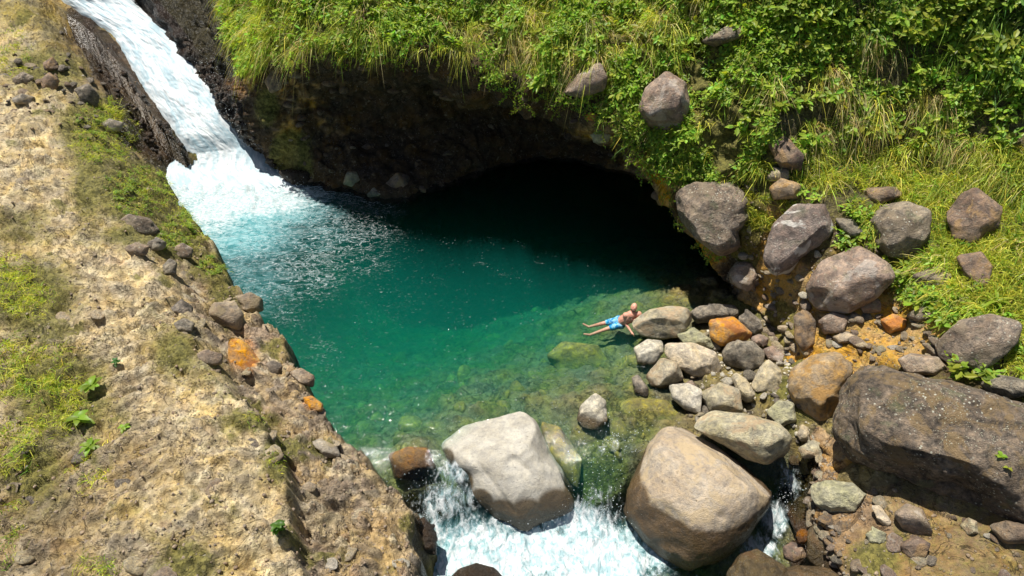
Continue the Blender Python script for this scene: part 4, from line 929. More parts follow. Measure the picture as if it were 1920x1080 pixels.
scatter_parts(pick(inframe, 215, rng, edgeish), GP.reshape(-1, 3) - [0, 0, .035], GN.reshape(-1, 3), ground, rng, .06, .36, 2.0, [25, 26, 27, 28, 29, 25, 26, 27, 28, 0, 1, 2, 5, 12], sink=-.16, flat=.75)
scatter_parts(pick(inpoly(GPX, GPY, [(0, 90), (110, 90), (190, 150), (250, 250), (180, 250), (100, 210), (0, 215)]), 75, rng), GP.reshape(-1, 3), GN.reshape(-1, 3), ground, rng, .07, .34, 1.8, [5, 6, 7, 8, 9, 15, 16, 17, 18, 3])
def merged_stones(name, idx, pts, rng, smin, smax, parent, mat, power=2.5, sub=1):
    vs0 = [stone_variant(50 + i, sub) for i in range(8)]
    VV, FF, n0 = [], [], 0
    for q in idx:
        v, f = vs0[rng.integers(8)]; s = smin + (smax - smin) * rng.random() ** power
        e = Euler((rng.uniform(-.5, .5), rng.uniform(-.5, .5), rng.uniform(0, 6.28))).to_matrix()
        VV.append(v * s @ np.array(e).T + pts[q]); FF.append(f + n0); n0 += len(v)
    return link(name, raw_mesh(name, np.concatenate(VV), np.concatenate(FF), True), mat, parent=parent, kind='stuff')
merged_stones('gravel', pick(inframe, 2600, rng, edgeish), GP.reshape(-1, 3), rng, .015, .08, ground, M_earth)
bar = inpoly(GPX, GPY, [(1240, 640), (1300, 600), (1440, 600), (1500, 700), (1560, 850), (1560, 1000), (1500, 1000), (1470, 870), (1300, 790), (1240, 720)]) & (GZ > -.3)
merged_stones('shingle', pick(bar, 500, rng), GP.reshape(-1, 3), rng, .03, .13, ground, M_pale)
bedm = inpoly(GPX, GPY, [(600, 700), (900, 600), (1080, 560), (1290, 530), (1290, 800), (1150, 860), (760, 900), (640, 850)]) & (GZ < -.15)
merged_stones('bed_stones', pick(bedm, 130, rng), GP.reshape(-1, 3) - [0, 0, .09], rng, .08, .5, ground, M_sub, 1.6, 2)
cn_flat = CN.reshape(-1, 3); cp_flat = CPt.reshape(-1, 3)
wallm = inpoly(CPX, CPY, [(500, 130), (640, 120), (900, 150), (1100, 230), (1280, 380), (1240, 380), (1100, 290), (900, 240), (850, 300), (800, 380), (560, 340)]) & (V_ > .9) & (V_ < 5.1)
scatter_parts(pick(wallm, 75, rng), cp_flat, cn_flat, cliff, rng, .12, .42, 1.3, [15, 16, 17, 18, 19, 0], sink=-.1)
slopem = (inpoly(CPX, CPY, [(1400, 300), (1500, 380), (1620, 450), (1760, 560), (1750, 700), (1600, 690), (1500, 680), (1420, 590), (1360, 520), (1390, 430)]) | inpoly(CPX, CPY, [(1520, 850), (1700, 920), (1930, 1000), (1930, 1090), (1560, 1090), (1500, 960)])) & (V_ > 3.5) & (V_ < 9)
scatter_parts(pick(slopem, 150, rng), cp_flat, cn_flat, cliff, rng, .06, .24, 1.8)
merged_stones('gravel', pick(slopem, 900, rng), cp_flat, rng, .02, .09, cliff, M_earth)
wetm = inpoly(CPX, CPY, [(330, 60), (400, 100), (470, 230), (520, 320), (480, 290), (400, 190)]) & (U_ < 6)
merged_stones('wet_rubble', pick(wetm, 260, rng), cp_flat, rng, .08, .3, cliff, M_wet)
wetg = inpoly(GPX, GPY, [(170, 110), (215, 110), (280, 200), (345, 270), (335, 300), (290, 300), (240, 210)])
merged_stones('wet_rubble', pick(wetg, 200, rng), GP.reshape(-1, 3), rng, .07, .28, ground, M_wet)

bar2 = inpoly(GPX, GPY, [(1230, 690), (1290, 600), (1440, 590), (1510, 700), (1560, 850), (1540, 900), (1500, 880), (1440, 860), (1300, 790)]) & (GZ > -.3)
scatter_parts(pick(bar2, 130, rng), GP.reshape(-1, 3), GN.reshape(-1, 3), ground, rng, .07, .27, 1.6, [5, 6, 7, 10, 11, 12, 13, 30, 31, 32, 33, 34, 20], 'cobble', .15)
low2 = inpoly(CPX, CPY, [(1500, 870), (1600, 880), (1760, 950), (1930, 1010), (1930, 1090), (1560, 1090), (1500, 960)]) & (V_ > 3.2) & (V_ < 8)
scatter_parts(pick(low2, 110, rng), cp_flat, cn_flat, cliff, rng, .06, .26, 1.7, [5, 8, 15, 17, 20, 21, 30, 31, 32, 0, 1, 3], 'cobble', .0)
och2 = inpoly(CPX, CPY, [(1400, 480), (1500, 500), (1560, 590), (1700, 570), (1760, 640), (1740, 700), (1600, 690), (1500, 680), (1420, 640)]) & (V_ > 3.2) & (V_ < 8)
scatter_parts(pick(och2, 130, rng), cp_flat, cn_flat, cliff, rng, .07, .3, 1.5, [0, 1, 2, 20, 21, 25, 26, 27, 28, 30], 'cobble', .0)
# ------------------------------------------------------------------ plants
def leaf_material(name, trans=.42, gloss=.45):
    m = NT(name); c = m.attr('tint'); oi = m.n('ObjectInfo')
    c = m.hsv(c, m.ramp(oi.outputs['Random'], 0, 1, .485, .512), 1.0, m.ramp(oi.outputs['Random'], 0, 1, .8, 1.15))
    b = m.principled(c, gloss, None, .35)
    t = m.n('BsdfTranslucent'); m.l(m.mix(1, c, (1.25, 1.35, .55), 'MULTIPLY'), t.inputs['Color'])
    x = m.n('MixShader'); x.inputs[0].default_value = trans; m.l(b, x.inputs[1]); m.l(t.outputs[0], x.inputs[2])
    return m.done(x.outputs[0])
M_leaf = leaf_material('leaf', .5); M_grass = leaf_material('grass_blade', .38, .6)
m = NT('stem'); M_stem = m.done(m.principled((.13, .10, .04), .8))
def unit(v): return v / (np.linalg.norm(v, axis=-1, keepdims=True) + 1e-9)
def leaf_mesh(b, d, side, Lg, W, droop=.25):
    """many leaves at once: base (n,3), direction, side vector, length, width -> verts, tris"""
    n = len(b); Lg = Lg[:, None]; W = W[:, None]; up = unit(np.cross(side, d)); up = np.where(up[:, 2:3] < 0, -up, up)
    g = np.array([0, 0, -1.0])
    p0 = b; p1 = b + d * Lg * .22 + side * W * .36 + g * droop * Lg * .05; p2 = b + d * Lg * .22 - side * W * .36 + g * droop * Lg * .05
    p3 = b + d * Lg * .58 + side * W * .5 + g * droop * Lg * .28; p4 = b + d * Lg * .58 - side * W * .5 + g * droop * Lg * .28
    p5 = b + d * Lg * .5 - up * W * .16 + g * droop * Lg * .25; p6 = b + d * Lg + g * droop * Lg * .85
    V = np.stack([p0, p1, p2, p3, p4, p5, p6], 1).reshape(-1, 3)
    k = np.array([[0, 1, 5], [0, 5, 2], [1, 3, 5], [2, 5, 4], [3, 6, 5], [4, 5, 6]])
    return V, (k[None] + (np.arange(n) * 7)[:, None, None]).reshape(-1, 3)
def tube(pts, r0, r1, k=4):
    pts = np.asarray(pts, float); n = len(pts); V = []; 
    for i in range(n):
        d = unit(pts[min(i + 1, n - 1)] - pts[max(i - 1, 0)]); a = unit(np.cross(d, [.3, .2, 1.0])); b = np.cross(d, a); r = r0 + (r1 - r0) * i / (n - 1)
        for j in range(k):
            t = 2 * math.pi * j / k; V.append(pts[i] + (a * math.cos(t) + b * math.sin(t)) * r)
    F = [[i * k + j, i * k + (j + 1) % k, (i + 1) * k + (j + 1) % k, (i + 1) * k + j] for i in range(n - 1) for j in range(k)]
    return np.array(V), np.array(F)
def sprig(seed, h=.5, stems=4, per=7, Lf=.13, Wf=.06, spread=.8, hang=0.0, hues=None):
    """returns foliage (V,F,tint) and stems (V,F). Grows along +Z"""
    r = np.random.default_rng(seed); LV, LD, LS, LL, LW = [], [], [], [], []; SV, SF, n0 = [], [], 0
    for s in range(stems):
        az = r.uniform(0, 6.28); lean = r.uniform(.15, spread); hh = h * r.uniform(.6, 1.1)
        d0 = unit(np.array([math.cos(az) * lean, math.sin(az) * lean, 1.0])); P = [np.zeros(3)]
        d = d0.copy()
        for i in range(5):
            P.append(P[-1] + d * hh / 5); d = unit(d + np.array([math.cos(az), math.sin(az), -1.2 * hang - .25]) * .13 + r.normal(size=3) * .05)
        P = np.array(P); v, f = tube(P, h * .014, h * .005, 3); SV.append(v); SF.append(f + n0); n0 += len(v)
        for k in range(per):
            t = .25 + .75 * (k + r.random()) / per; q = t * 5; i = min(int(q), 4); p = P[i] + (P[i + 1] - P[i]) * (q - i)
            a2 = k * 2.4 + az + r.uniform(-.4, .4); out = np.array([math.cos(a2), math.sin(a2), r.uniform(-.15, .5)])
            if k == per - 1: out = out * .4 + (P[-1] - P[-2]) / (hh / 5)
            dd = unit(out); LV.append(p); LD.append(dd); LS.append(unit(np.cross(dd, [0, 0, 1]) + r.normal(size=3) * .25)); l = Lf * r.uniform(.65, 1.2); LL.append(l); LW.append(l * Wf / Lf * r.uniform(.8, 1.15))
    V, F = leaf_mesh(np.array(LV), np.array(LD), np.array(LS), np.array(LL), np.array(LW), .3)
    n = len(LV); base = np.array([.26, .355, .04]) if hues is None else np.array(hues)
    c = base[None] * r.uniform(.62, 1.4, (n, 1)) * (1 + r.normal(size=(n, 3)) * [.16, .05, .1]); c = np.clip(c, .004, .9)
    return V, F, np.repeat(c, 7, 0), np.concatenate(SV), np.concatenate(SF)
def frame_for(n, r, updir=.6):
    z = unit(n * (1 - updir) + np.array([0, 0, updir])); a = r.uniform(0, 6.28)
    x = unit(np.cross([math.cos(a), math.sin(a), .1], z)); y_ = np.cross(z, x)
    return np.stack([x, y_, z], 1)
def merged_plants(name, temps, idx, pts, nrm, r, smin, smax, updir=.5, tintf=None, parent=None, lift=0):
    VV, FF, CC, n0 = [], [], [], 0
    for q in idx:
        V, F, C = temps[r.integers(len(temps))][:3]
        M = frame_for(nrm[q], r, updir); s = r.uniform(smin, smax)
        VV.append((V * s) @ M.T + pts[q] + nrm[q] * lift); FF.append(F + n0); n0 += len(V)
        k = r.uniform(.75, 1.2); CC.append(C * k * (tintf(q) if tintf else 1))
    return link(name, raw_mesh(name, np.concatenate(VV), np.concatenate(FF), False, dict(tint=np.concatenate(CC))), M_leaf, parent=parent, kind='stuff')
def grass_blades(pts, nrm, r, nb, Lg, width, cols, updir=.5, droop=.6, spread=.5, clump=.08):
    """pts (n,3) tuft roots; nb blades each; cols (n,3)"""
    n = len(pts); N_ = n * nb
    root = np.repeat(pts, nb, 0) + r.normal(size=(N_, 3)) * clump * [1, 1, .5]
    nn = np.repeat(nrm, nb, 0); d = unit(nn * (1 - updir) + np.array([0, 0, updir]) + r.normal(size=(N_, 3)) * spread)
    l = np.repeat(Lg, nb) * r.uniform(.45, 1.15, N_); dr = droop * r.uniform(.5, 1.4, N_)
    tdir = r.uniform(0, 6.28, N_); side = unit(np.cross(d, np.stack([np.cos(tdir), np.sin(tdir), .3 + 0 * tdir], 1))) * (width * r.uniform(.6, 1.3, N_))[:, None]
    out = d * [1, 1, 0]
    def at(t): return root + d * (l * t)[:, None] + out * (l * dr * t * t * .25)[:, None] - np.array([0, 0, 1.0]) * (l * dr * t * t)[:, None]
    a, b, c = at(0), at(.38), at(.72); e = at(1.0)
    V = np.stack([a - side * .5, a + side * .5, b - side * .5, b + side * .5, c - side * .36, c + side * .36, e], 1).reshape(-1, 3)
    k = np.array([[0, 1, 3], [0, 3, 2], [2, 3, 5], [2, 5, 4], [4, 5, 6]])
    F = (k[None] + (np.arange(N_) * 7)[:, None, None]).reshape(-1, 3)
    C = np.repeat(cols, nb, 0) * r.uniform(.65, 1.35, (N_, 1)) * (1 + r.normal(size=(N_, 3)) * [.12, .05, .1])
    return V, F, np.repeat(np.clip(C, .004, 1), 7, 0)
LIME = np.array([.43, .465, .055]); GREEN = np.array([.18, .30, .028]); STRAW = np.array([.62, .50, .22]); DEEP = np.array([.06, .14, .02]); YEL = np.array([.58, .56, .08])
r = np.random.default_rng(77)
hillm = (V_ > 5.05) & (CPX > -100) & (CPX < 2000) & (CPY > -90)
du = np.linalg.norm(np.gradient(CPt, axis=0), axis=-1); dv = np.linalg.norm(np.gradient(CPt, axis=1), axis=-1); area = du * dv
nzc = fbm(x * .75 + 30, y * .75, z * .75, o=3)
rockish = inpoly(CPX, CPY, [(1290, 350), (1420, 330), (1520, 385), (1570, 460), (1700, 560), (1790, 700), (1930, 780), (1930, 1090), (1480, 1090), (1400, 600), (1300, 440)])
wetchute = inpoly(CPX, CPY, [(200, -90), (410, -90), (425, 60), (450, 120), (480, 200), (520, 330), (400, 250), (300, 80)])
veg = hillm & ~rockish & ~wetchute & (CPY < 760)
boulder_keep = [(1245, 190, 42, 52), (1340, 395, 65, 55), (1500, 440, 62, 60), (1690, 430, 55, 50), (1828, 405, 48, 52), (1100, 152, 34, 28), (1360, 66, 38, 14), (1472, 290, 28, 28), (1470, 353, 28, 16), (1650, 366, 34, 12), (1826, 506, 30, 30), (1750, 520, 34, 16), (1590, 425, 22, 14), (1830, 640, 75, 45), (1890, 725, 40, 18)]
for cx, cy_, rx, ry in boulder_keep:
    veg &= np.hypot((CPX - cx) / rx, (CPY - cy_ - 6) / (ry + 6)) > 1
terrace = inpoly(CPX, CPY, [(1400, 310), (1500, 285), (1640, 265), (1930, 265), (1990, 700), (1800, 590), (1700, 500), (1590, 380), (1480, 340)]) & veg
darkz = inpoly(CPX, CPY, [(1400, -100), (1990, -100), (1990, 190), (1760, 120), (1600, 60), (1480, 40)]) & veg
grassz = inpoly(CPX, CPY, [(400, -100), (1350, -100), (1320, 60), (1250, 120), (1150, 100), (1060, 140), (980, 130), (850, 100), (640, 70), (520, 110), (430, 100)]) & veg
shrubz = veg & ~terrace & ~darkz
nzf = fbm(x * 2.2 + 3, y * 2.2, z * 2.2, o=3)
def sel(mask, n, power=1.0, patch=0, lo=-.3):
    w_ = area * (sstep(lo, lo + .35, patch * nzc + .5 * nzf) if patch else 1)
    return pick(mask, n, r, np.where(mask, w_ + 1e-9, 0) ** power)
T_small = [sprig(i, .34, 4, 8, .085, .045, .9) for i in range(6)]
T_broad = [sprig(20 + i, .5, 4, 7, .17, .085, .8) for i in range(6)]
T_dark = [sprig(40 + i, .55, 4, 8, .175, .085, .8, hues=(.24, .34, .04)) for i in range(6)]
T_hang = [sprig(60 + i, .9, 4, 13, .11, .055, 1.2, 1.6, hues=(.26, .37, .035)) for i in range(5)]
shade_tint = lambda q: np.array([1.0, 1.0, 1.0])
merged_plants('undergrowth', T_small, sel(shrubz, 1700, 1, 1, -.1), cp_flat, cn_flat, r, .8, 1.5, .45, parent=None)['label'] = 'small-leaved creepers covering the steep bank above the cave'
bpy.data.objects['undergrowth']['category'] = 'undergrowth'
u2 = merged_plants('undergrowth', T_broad + T_small[:2], sel(shrubz & (CPX > 420), 900, 1, 1, -.2), cp_flat, cn_flat, r, .7, 1.2, .45)
u2['label'] = 'broad-leaved green undergrowth on the steep bank at the right'; u2['category'] = 'undergrowth'
u3 = merged_plants('undergrowth', T_dark + T_broad[:3], sel(darkz, 420, 1, 1, 0.0), cp_flat, cn_flat, r, .8, 1.5, .4)
u3['label'] = 'dark large-leaved undergrowth in the shaded upper right corner'; u3['category'] = 'undergrowth'
gV, gF, gC, g0 = [], [], [], 0
def add_grass(idx, P_, N_, nb, l0, l1, width, pal, wts, **kw):
    global g0
    Lg = r.uniform(l0, l1, len(idx)) ; cols = np.array(pal)[r.choice(len(pal), len(idx), p=wts)] * (1 + .7 * np.clip((nzf if len(P_) == nzf.size else n_b).ravel()[idx], -.7, .7))[:, None]
    V, F, C = grass_blades(P_[idx], N_[idx], r, nb, Lg, width, cols, **kw)
    gV.append(V); gF.append(F + g0); gC.append(C); g0 += len(V)
def flush_grass(label):
    global g0
    o = link('grass', raw_mesh('grass', np.concatenate(gV), np.concatenate(gF), False, dict(tint=np.concatenate(gC))), M_grass, kind='stuff', label=label, category='grass')
    gV.clear(); gF.clear(); gC.clear(); g0 = 0
    return o
add_grass(sel(grassz, 1500, 1, 1, -.35), cp_flat, cn_flat, 16, .18, .6, .016, [LIME, GREEN, STRAW, YEL], [.42, .22, .18, .18], updir=.2, droop=1.0, spread=.6)
add_grass(sel(grassz, 420), cp_flat, cn_flat, 22, .5, .9, .014, [LIME, GREEN, STRAW, YEL], [.4, .15, .2, .25], updir=.2, droop=1.2, spread=.4, clump=.1)
add_grass(sel(shrubz & ~grassz, 900, 1, 1, -.2), cp_flat, cn_flat, 13, .15, .5, .015, [LIME, GREEN, STRAW, YEL], [.4, .3, .15, .15], updir=.3, droop=.9, spread=.4)
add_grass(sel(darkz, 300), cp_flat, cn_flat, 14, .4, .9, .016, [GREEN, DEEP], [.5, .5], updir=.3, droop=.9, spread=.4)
for cx, cy_, n_ in [(1120, 25, 16), (975, 70, 12), (880, 70, 10), (1435, 140, 14), (1560, 150, 12), (1595, 190, 14), (1640, 215, 12), (1650, 80, 8), (1080, 120, 8), (1240, 30, 10), (1520, 250, 8), (1740, 190, 12), (700, 30, 10), (560, 60, 8), (1000, 20, 14), (1790, 250, 10)]:
    mk_ = (np.hypot(CPX - cx, CPY - cy_) < 32) & (V_ > 5) & (V_ < 10.5)
    add_grass(pick(mk_, n_, r), cp_flat, cn_flat, 26, .5, .95, .013, [STRAW, STRAW * .7, YEL], [.5, .3, .2], updir=.2, droop=1.3, spread=.3, clump=.1)
flush_grass('long grass drooping over the steep bank and the cave brow')
add_grass(sel(terrace, 1500, 1, 1, -.4), cp_flat, cn_flat, 15, .2, .5, .014, [LIME, YEL, GREEN, STRAW], [.5, .16, .28, .06], updir=.6, droop=.6, spread=.5, clump=.1)
add_grass(sel(terrace, 620, 1, 1, -.1), cp_flat, cn_flat, 22, .4, .95, .016, [LIME, YEL, GREEN, STRAW], [.48, .18, .24, .10], updir=.6, droop=1.0, spread=.35, clump=.08)
tt = rockish & hillm & (nzc > -.05) & (CPX > 1380) & inpoly(CPX, CPY, [(1280, 340), (1500, 380), (1700, 400), (1790, 500), (1750, 520), (1640, 455), (1560, 440), (1420, 430)])
add_grass(sel(tt, 260), cp_flat, cn_flat, 12, .15, .4, .012, [LIME, YEL, GREEN], [.4, .4, .2], updir=.7, droop=.5, spread=.4)
tr_ = (V_ > 5.05) & (inpoly(CPX, CPY, [(1790, 440), (1960, 440), (1990, 700), (1900, 590), (1860, 560), (1790, 560)]) | inpoly(CPX, CPY, [(1880, 610), (1960, 600), (1960, 720), (1880, 700)]))
add_grass(sel(tr_, 420), cp_flat, cn_flat, 18, .3, .6, .016, [LIME, YEL, GREEN][:2], [.75, .25], updir=.6, droop=.8, spread=.4)
flush_grass('short bright grass on the sunny terrace among boulders')
gp, gn = GP.reshape(-1, 3), GN.reshape(-1, 3)
lm = (MOSS > .52) & (KB > .95) & (GPX > -30) & (GPX < 700) & (GPY > -20) & (GPY < 1100) & (n_b > -.12)
add_grass(pick(lm, 1100, r, MOSS ** 2), gp, gn, 9, .06, .18, .009, [LIME, YEL, GREEN, STRAW], [.35, .35, .15, .15], updir=.7, droop=.6, spread=.6, clump=.06)
for cx, cy_, rx, ry, n_, l_ in [(40, 560, 45, 40, 60, .25), (190, 480 + 60, 0, 0, 0, 0), (90, 690, 70, 50, 70, .22), (110, 760, 60, 60, 90, .26), (200, 215, 30, 30, 40, .5), (200, 260, 70, 50, 150, .22), (20, 690, 40, 60, 80, .3), (170, 870, 40, 60, 30, .2),
                               (20, 100, 40, 50, 60, .35), (30, 830, 50, 60, 60, .25), (290, 350, 50, 30, 80, .16), (360, 410, 40, 60, 90, .14), (20, 520, 40, 50, 60, .35), (10, 1000, 30, 60, 25, .2), (190, 1060, 40, 20, 20, .2)]:
    if n_:
        mk_ = (np.hypot((GPX - cx) / rx, (GPY - cy_) / ry) < 1) & (KB > .9)
        add_grass(pick(mk_, n_, r), gp, gn, 15, l_ * .6, l_ * 1.3, .011, [LIME, YEL, GREEN], [.5, .3, .2], updir=.6, droop=.7, spread=.55)
flush_grass('patches of low grass and moss growing on the left bank')
mk_ = (MOSS > .5) & (KB > .95) & inpoly(GPX, GPY, [(140, 180), (260, 250), (330, 330), (450, 530), (380, 540), (250, 430), (150, 300)])
u4 = merged_plants('undergrowth', [sprig(90 + i, .14, 5, 6, .05, .03, 1.0, hues=(.22, .28, .04)) for i in range(4)], pick(mk_, 320, r), gp, gn, r, .6, 1.3, .6)
u4['label'] = 'low leafy weeds along the grassy rim of the left bank'; u4['category'] = 'weeds'

# --- plants one can tell apart
def plant_proto(name, t):
    f = raw_mesh('foliage', t[0], t[1], False, dict(tint=t[2])); f.materials.append(M_leaf)
    s = raw_mesh('stem', t[3], t[4]); s.materials.append(M_stem)
    return f, s
def place_plant(proto, p, n, s, label, group, name='leafy_plant', updir=.5, cat='plant'):
    e = bpy.data.objects.new(name, None); COL.objects.link(e); e.location = tuple(p)
    M = frame_for(n, r, updir); e.rotation_euler = Matrix(M.tolist()).to_euler(); e.scale = (s, s, s)
    e['label'] = label; e['category'] = cat
    if group: e['group'] = group
    for nm, me_ in (('foliage', proto[0]), ('stem', proto[1])):
        o = bpy.data.objects.new(nm, me_); COL.objects.link(o); o.parent = e
    return e
PB = [plant_proto('b', t) for t in T_broad]; PD = [plant_proto('d', t) for t in T_dark]; PH = [plant_proto('h', t) for t in T_hang]
brow = (V_ > 4.8) & (V_ < 5.7) & (U_ > 5) & (U_ < 13) & (CPY > 40)
for q in sel(brow, 90):
    place_plant(PH[r.integers(5)], cp_flat[q] + cn_flat[q] * .1, cn_flat[q] * [1, 1, .1], r.uniform(.5, 1.0), 'leafy creeper hanging down from the brow of the cave', 'creepers hanging from the cave brow', 'creeper', .1)
for q in sel(shrubz & (CPX > 430) & (CPX < 1930) & (V_ > 5.3), 220, 1):
    place_plant(PB[r.integers(6)], cp_flat[q], cn_flat[q], r.uniform(.9, 1.5), 'broad-leaved green plant in the long grass straight above the cave' if CPX.ravel()[q] < 1150 else 'broad-leaved green plant on the steep bank right of the cave', 'broad-leaved plants above the cave' if CPX.ravel()[q] < 1150 else 'broad-leaved plants on the steep right bank')
for q in sel(terrace & (CPX < 1930) & (CPX > 1500), 26, 1, 1, -.2):
    place_plant(PB[r.integers(6)], cp_flat[q], cn_flat[q], r.uniform(.6, 1.0), 'low leafy plant in the bright grass of the sunny terrace', 'leafy plants on the grassy terrace', updir=.8)
for q in sel(darkz & (CPX < 1930), 60):
    place_plant(PD[r.integers(6)], cp_flat[q], cn_flat[q], r.uniform(.9, 1.5), 'large-leaved dark green plant on the shaded slope at top right', 'large-leaved plants in the shaded corner')
def big_leaf_plant(px, py, h, nl, Lf, Wf, label, hue=(.20, .32, .03), seed=0, name='broad_leaf_plant', upr=.55, p=None):
    """every leaf is a piece of its own"""
    rr = np.random.default_rng(seed); p = surf_at(px, py) if p is None else p
    e = bpy.data.objects.new(name, None); COL.objects.link(e); e.location = tuple(p); e['label'] = label; e['category'] = 'plant'
    v, f = tube([(0, 0, -.05), (.01, 0, h * .5), (.02, .01, h)], .012, .007, 5)
    link('stem', raw_mesh('stem', v, f), M_stem, parent=e)
    for i in range(nl):
        az = i * 2.4 + rr.uniform(-.3, .3); el = rr.uniform(.1, .9) * upr * 2
        d = unit(np.array([math.cos(az), math.sin(az), el])); b = np.array([.015, .005, h * (.35 + .65 * i / nl)])
        l = Lf * rr.uniform(.7, 1.1); n_ = 7; s = unit(np.cross(d, [0, 0, 1]))
        P = []
        for k in range(n_):
            t = k / (n_ - 1); c = b + d * l * t - np.array([0, 0, 1]) * l * .45 * t * t
            wd = Wf * rr.uniform(.95, 1.05) * (math.sin(math.pi * min(1, t * .92 + .06)) ** .8) * .5 + .003
            up = np.cross(s, d); up = up if up[2] > 0 else -up
            P += [c - s * wd + up * wd * .35, c, c + s * wd + up * wd * .35]
        F = [[k * 3 + j, k * 3 + j + 1, k * 3 + j + 4, k * 3 + j + 3] for k in range(n_ - 1) for j in (0, 1)]
        c = np.array(hue) * rr.uniform(.75, 1.3)
        link('leaf', raw_mesh('leaf', P, F, True, dict(tint=np.tile(c, (len(P), 1)))), M_leaf, parent=e)
    return e
big_leaf_plant(168, 735, .14, 8, .32, .13, 'bright broad-leaved plant, topmost of three on the left bank', seed=1)
big_leaf_plant(148, 785, .14, 6, .34, .14, 'bright broad-leaved plant, middle of three on the left bank', seed=2)
big_leaf_plant(172, 838, .12, 8, .24, .10, 'bright broad-leaved plant, lowest of three on the left bank', seed=3)
big_leaf_plant(226, 805, .08, 6, .15, .06, 'small light green seedling right of the broad-leaved plants', seed=4)
big_leaf_plant(214, 680, .10, 12, .13, .06, 'dark green little plant above the broad-leaved ones', (.06, .16, .03), 5)
big_leaf_plant(520, 992, .22, 22, .15, .08, 'dark green bushy weed on the crest of the lower left bank', (.07, .17, .02), 6)
big_leaf_plant(1858, 572, .2, 14, .5, .07, 'spiky yellow-green plant at the right edge above the tilted slab', (.26, .34, .03), 7, 'spiky_plant', .8)
big_leaf_plant(1812, 458, .15, 11, .32, .05, 'small spiky green plant below the far right boulder', (.14, .30, .04), 8, 'spiky_plant', .7)
big_leaf_plant(1806, 520, .15, 10, .22, .09, 'bright leafy plant left of the squared brown rock', (.26, .32, .03), 9)
big_leaf_plant(1733, 492, .15, 10, .22, .09, 'bright leafy plant under the round-faced grey boulder', (.26, .32, .03), 10)
big_leaf_plant(1200, 285, .15, 9, .25, .12, 'leafy sprig hanging over the cave below the angular grey rock', (.12, .25, .03), 11)

def on_rock(text, px, py):
    ob = next(q for q in COL.objects if str(q.get('label', '')).startswith(text))
    n_ = len(ob.data.vertices); co = np.empty(n_ * 3, np.float32); ob.data.vertices.foreach_get('co', co); co = co.reshape(-1, 3) + np.array(ob.location)
    a_, b_ = proj(co); m_ = np.hypot(a_ - px, b_ - py) < 8
    return co[m_][np.argmin(np.linalg.norm(co[m_] - [0, 0, CAMZ], axis=1))]
big_leaf_plant(0, 0, .04, 7, .13, .07, 'tiny bright green plant on the huge lichened boulder, upper of two', (.22, .34, .03), 12, p=on_rock('huge dark', 1873, 852))
big_leaf_plant(0, 0, .03, 5, .10, .05, 'tiny yellowish plant on the huge lichened boulder, lower of two', (.30, .34, .04), 13, p=on_rock('huge dark', 1886, 882))
# ------------------------------------------------------------------ the bather
def seg(p, q, r0, r1, n=14, rings=8):
    p, q = np.array(p, float), np.array(q, float); d = unit(q - p); a = unit(np.cross(d, [.21, .33, .91])); b = np.cross(d, a)
    V, F = [], []
    prof = [(-1, .02), (-.8, .6), (-.45, .89), (0, 1)] ; rows = []
    for t, s in prof: rows.append((p + d * r0 * t, r0 * s))
    for i in range(1, rings): t = i / rings; rows.append((p + (q - p) * t, r0 + (r1 - r0) * t))
    for t, s in prof[::-1]: rows.append((q - d * r1 * t, r1 * s))
    for c, rr in rows:
        for j in range(n): t = 2 * math.pi * j / n; V.append(c + (a * math.cos(t) + b * math.sin(t)) * rr)
    for i in range(len(rows) - 1):
        for j in range(n): F.append([i * n + j, i * n + (j + 1) % n, (i + 1) * n + (j + 1) % n, (i + 1) * n + j])
    F.append(list(range(n))[::-1]); F.append([(len(rows) - 1) * n + j for j in range(n)])
    return V, F
def ell(c, X, Yv, Zv, sub=3):
    v, f = ico(sub); M = np.stack([X, Yv, Zv], 1); return list(np.array(c) + v @ M.T), [list(q) for q in f]
def fused(name, pieces, mat, parent, origin, voxel=.012, smooth=4, **kw):
    V, F, n0 = [], [], 0
    for v, f in pieces:
        V += [tuple(np.array(q) - origin) for q in v]; F += [[i + n0 for i in g] for g in f]; n0 += len(v)
    me_ = bpy.data.meshes.new(name); me_.from_pydata(V, [], F); me_.update()
    o = link(name, me_, mat, parent=parent, **kw)
    rm = o.modifiers.new('remesh', 'REMESH'); rm.mode = 'VOXEL'; rm.voxel_size = voxel; rm.use_smooth_shade = True
    sm = o.modifiers.new('smooth', 'SMOOTH'); sm.iterations = smooth; sm.factor = .5
    return o
m = NT('skin'); P = m.coord()
c = m.mix(m.ramp(m.noise(P, 7, 3), .4, .6, 0, 1), (.60, .31, .22), (.52, .235, .165))
M_skin = m.done(m.principled(c, .5, None, .4, **{'Subsurface Weight': .08}))
m = NT('swim_shorts'); P = m.coord()
M_shorts = m.done(m.principled(m.mix(m.ramp(m.noise(P, 9, 3, .6, 1), .48, .55, 0, 1), m.mix(m.ramp(m.noise(P, 14, 2), .5, .6, 0, 1), (.0, .16, .42), (.0, .30, .55)), (.22, .46, .62)), .7, m.bump(m.noise(P, 12, 3), .4, .02)))
m = NT('beard'); M_beard = m.done(m.principled((.09, .05, .035), .9))
m = NT('eye'); M_eye = m.done(m.principled((.03, .02, .015), .2))
pel, chest, neck = Z(1162, 604, -.03), Z(1178, 596, .24), Z(1185, 588, .46)
head = Z(1188.5, 576.5, .61)
sh_r, sh_l = Z(1173, 591, .38), Z(1198, 589, .40)          # the two shoulders: picture left, picture right
hip_a, hip_b = pel + [-.02, .09, .0], pel + [.02, -.09, -.02]
kn_a, an_a = Z(1128, 607, -.12), Z(1104, 613, -.34)
kn_b, an_b = Z(1137, 617, -.12), Z(1106, 628, -.34)
toe_a, toe_b = an_a + [-.16, .06, .06], an_b + [-.17, -.02, .05]
el_r, ha_r = Z(1174, 608, .10), Z(1184, 623, .0)
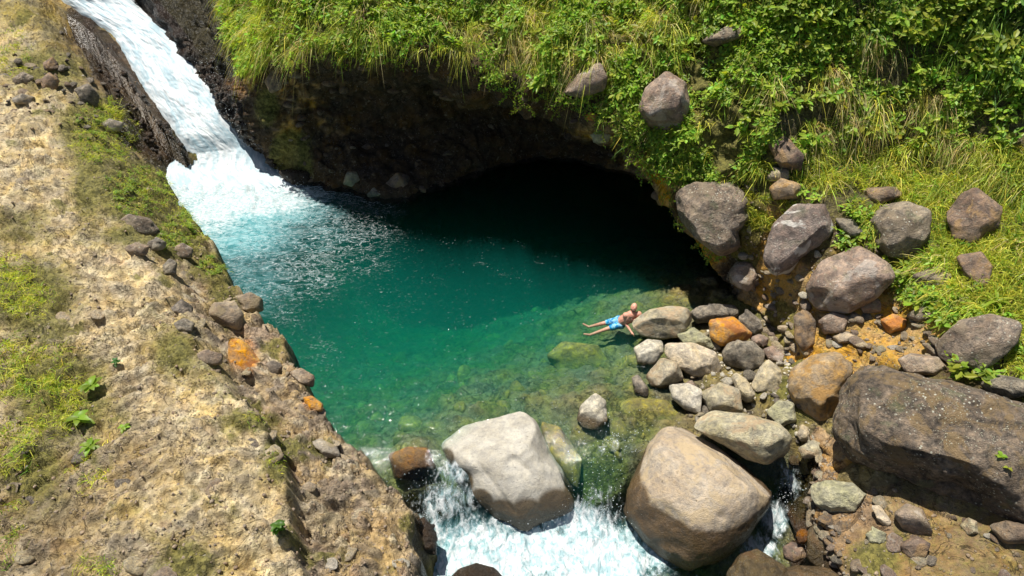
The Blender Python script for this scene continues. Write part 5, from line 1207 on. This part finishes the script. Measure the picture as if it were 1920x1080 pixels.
el_l, ha_l = Z(1204, 597, .36), Z(1188, 600, .30)
side = unit(sh_l - sh_r); upv = unit(neck - chest); fw = unit(np.cross(upv, side)); 
if fw[1] > 0: fw = -fw
pcs = [seg(pel, chest, .145, .17), seg(chest, mid(chest, neck, .7), .175, .13), seg(sh_r, sh_l, .085, .085), seg(neck, head, .058, .06),
       seg(mid(chest, sh_r, .6), mid(chest, sh_l, .6), .1, .1), seg(hip_a, kn_a, .085, .058), seg(hip_b, kn_b, .085, .058), seg(kn_a, an_a, .056, .036), seg(kn_b, an_b, .056, .036),
       seg(an_a, toe_a, .038, .026), seg(an_b, toe_b, .038, .026), seg(hip_a, hip_b, .12, .12), seg(sh_r, el_r, .058, .043), seg(el_r, ha_r, .042, .028), seg(sh_l, el_l, .058, .043), seg(el_l, ha_l, .042, .028)]
hup = unit(head - neck); hs = unit(side - hup * (side @ hup)); hf = np.cross(hs, hup); hf = hf if hf @ unit(np.array([0, 0, CAMZ]) - head) > 0 else -hf
pcs += [ell(head, hs * .092, hf * .108, hup * .132), ell(head - hup * .05 + hf * .03, hs * .058, hf * .062, hup * .06), ell(head + hf * .098 - hup * .01, hs * .014, hf * .02, hup * .026, 2)]
for s in (-1, 1): pcs.append(ell(head + hs * s * .08 - hf * .005, hs * .012, hf * .022, hup * .032, 2))
for hand, el in ((ha_r, el_r), (ha_l, el_l)):
    d = unit(hand - el); a = unit(np.cross(d, fw)); pal = hand + d * .055
    pcs.append(seg(hand, pal, .028, .034))
    for k, ln in zip((-1.5, -.5, .5, 1.5), (.065, .08, .085, .07)):
        b0 = pal + a * k * .019 + d * .02; b1 = b0 + d * ln * .55; b2 = b1 + unit(d - fw * .5) * ln * .5
        pcs += [seg(b0, b1, .0095, .009, 8, 3), seg(b1, b2, .009, .0075, 8, 3)]
    t0 = hand + a * .03 + d * .01; pcs.append(seg(t0, t0 + unit(d + a * 1.1) * .06, .012, .0095, 8, 3))
org = pel + [0, 0, -.1]
person = bpy.data.objects.new('person', None); COL.objects.link(person); person.location = tuple(org)
person['label'] = 'bald bearded man in blue patterned swim shorts reclining in the water'; person['category'] = 'person'
fused('body', pcs, M_skin, person, org, .009, 3)
fused('swim_shorts', [seg(pel + upv * .05, pel - upv * .02, .150, .152), seg(hip_a, hip_b, .138, .138), seg(hip_a, mid(hip_a, kn_a, .66), .108, .092), seg(hip_b, mid(hip_b, kn_b, .66), .108, .092)], M_shorts, person, org, .012, 3)
fused('beard', [ell(head - hup * .082 + hf * .07, hs * .056, hf * .046, hup * .046), ell(head - hup * .06 + hf * .025, hs * .088, hf * .06, hup * .036)], M_beard, person, org, .008, 3)
for s in (-1, 1):
    v, f = ell(head + hs * s * .03 + hf * .088 + hup * .016, hs * .020, hf * .012, hup * .013, 2)
    link('eye', raw_mesh('eye', np.array(v) - org, np.array(f)), M_eye, parent=person)
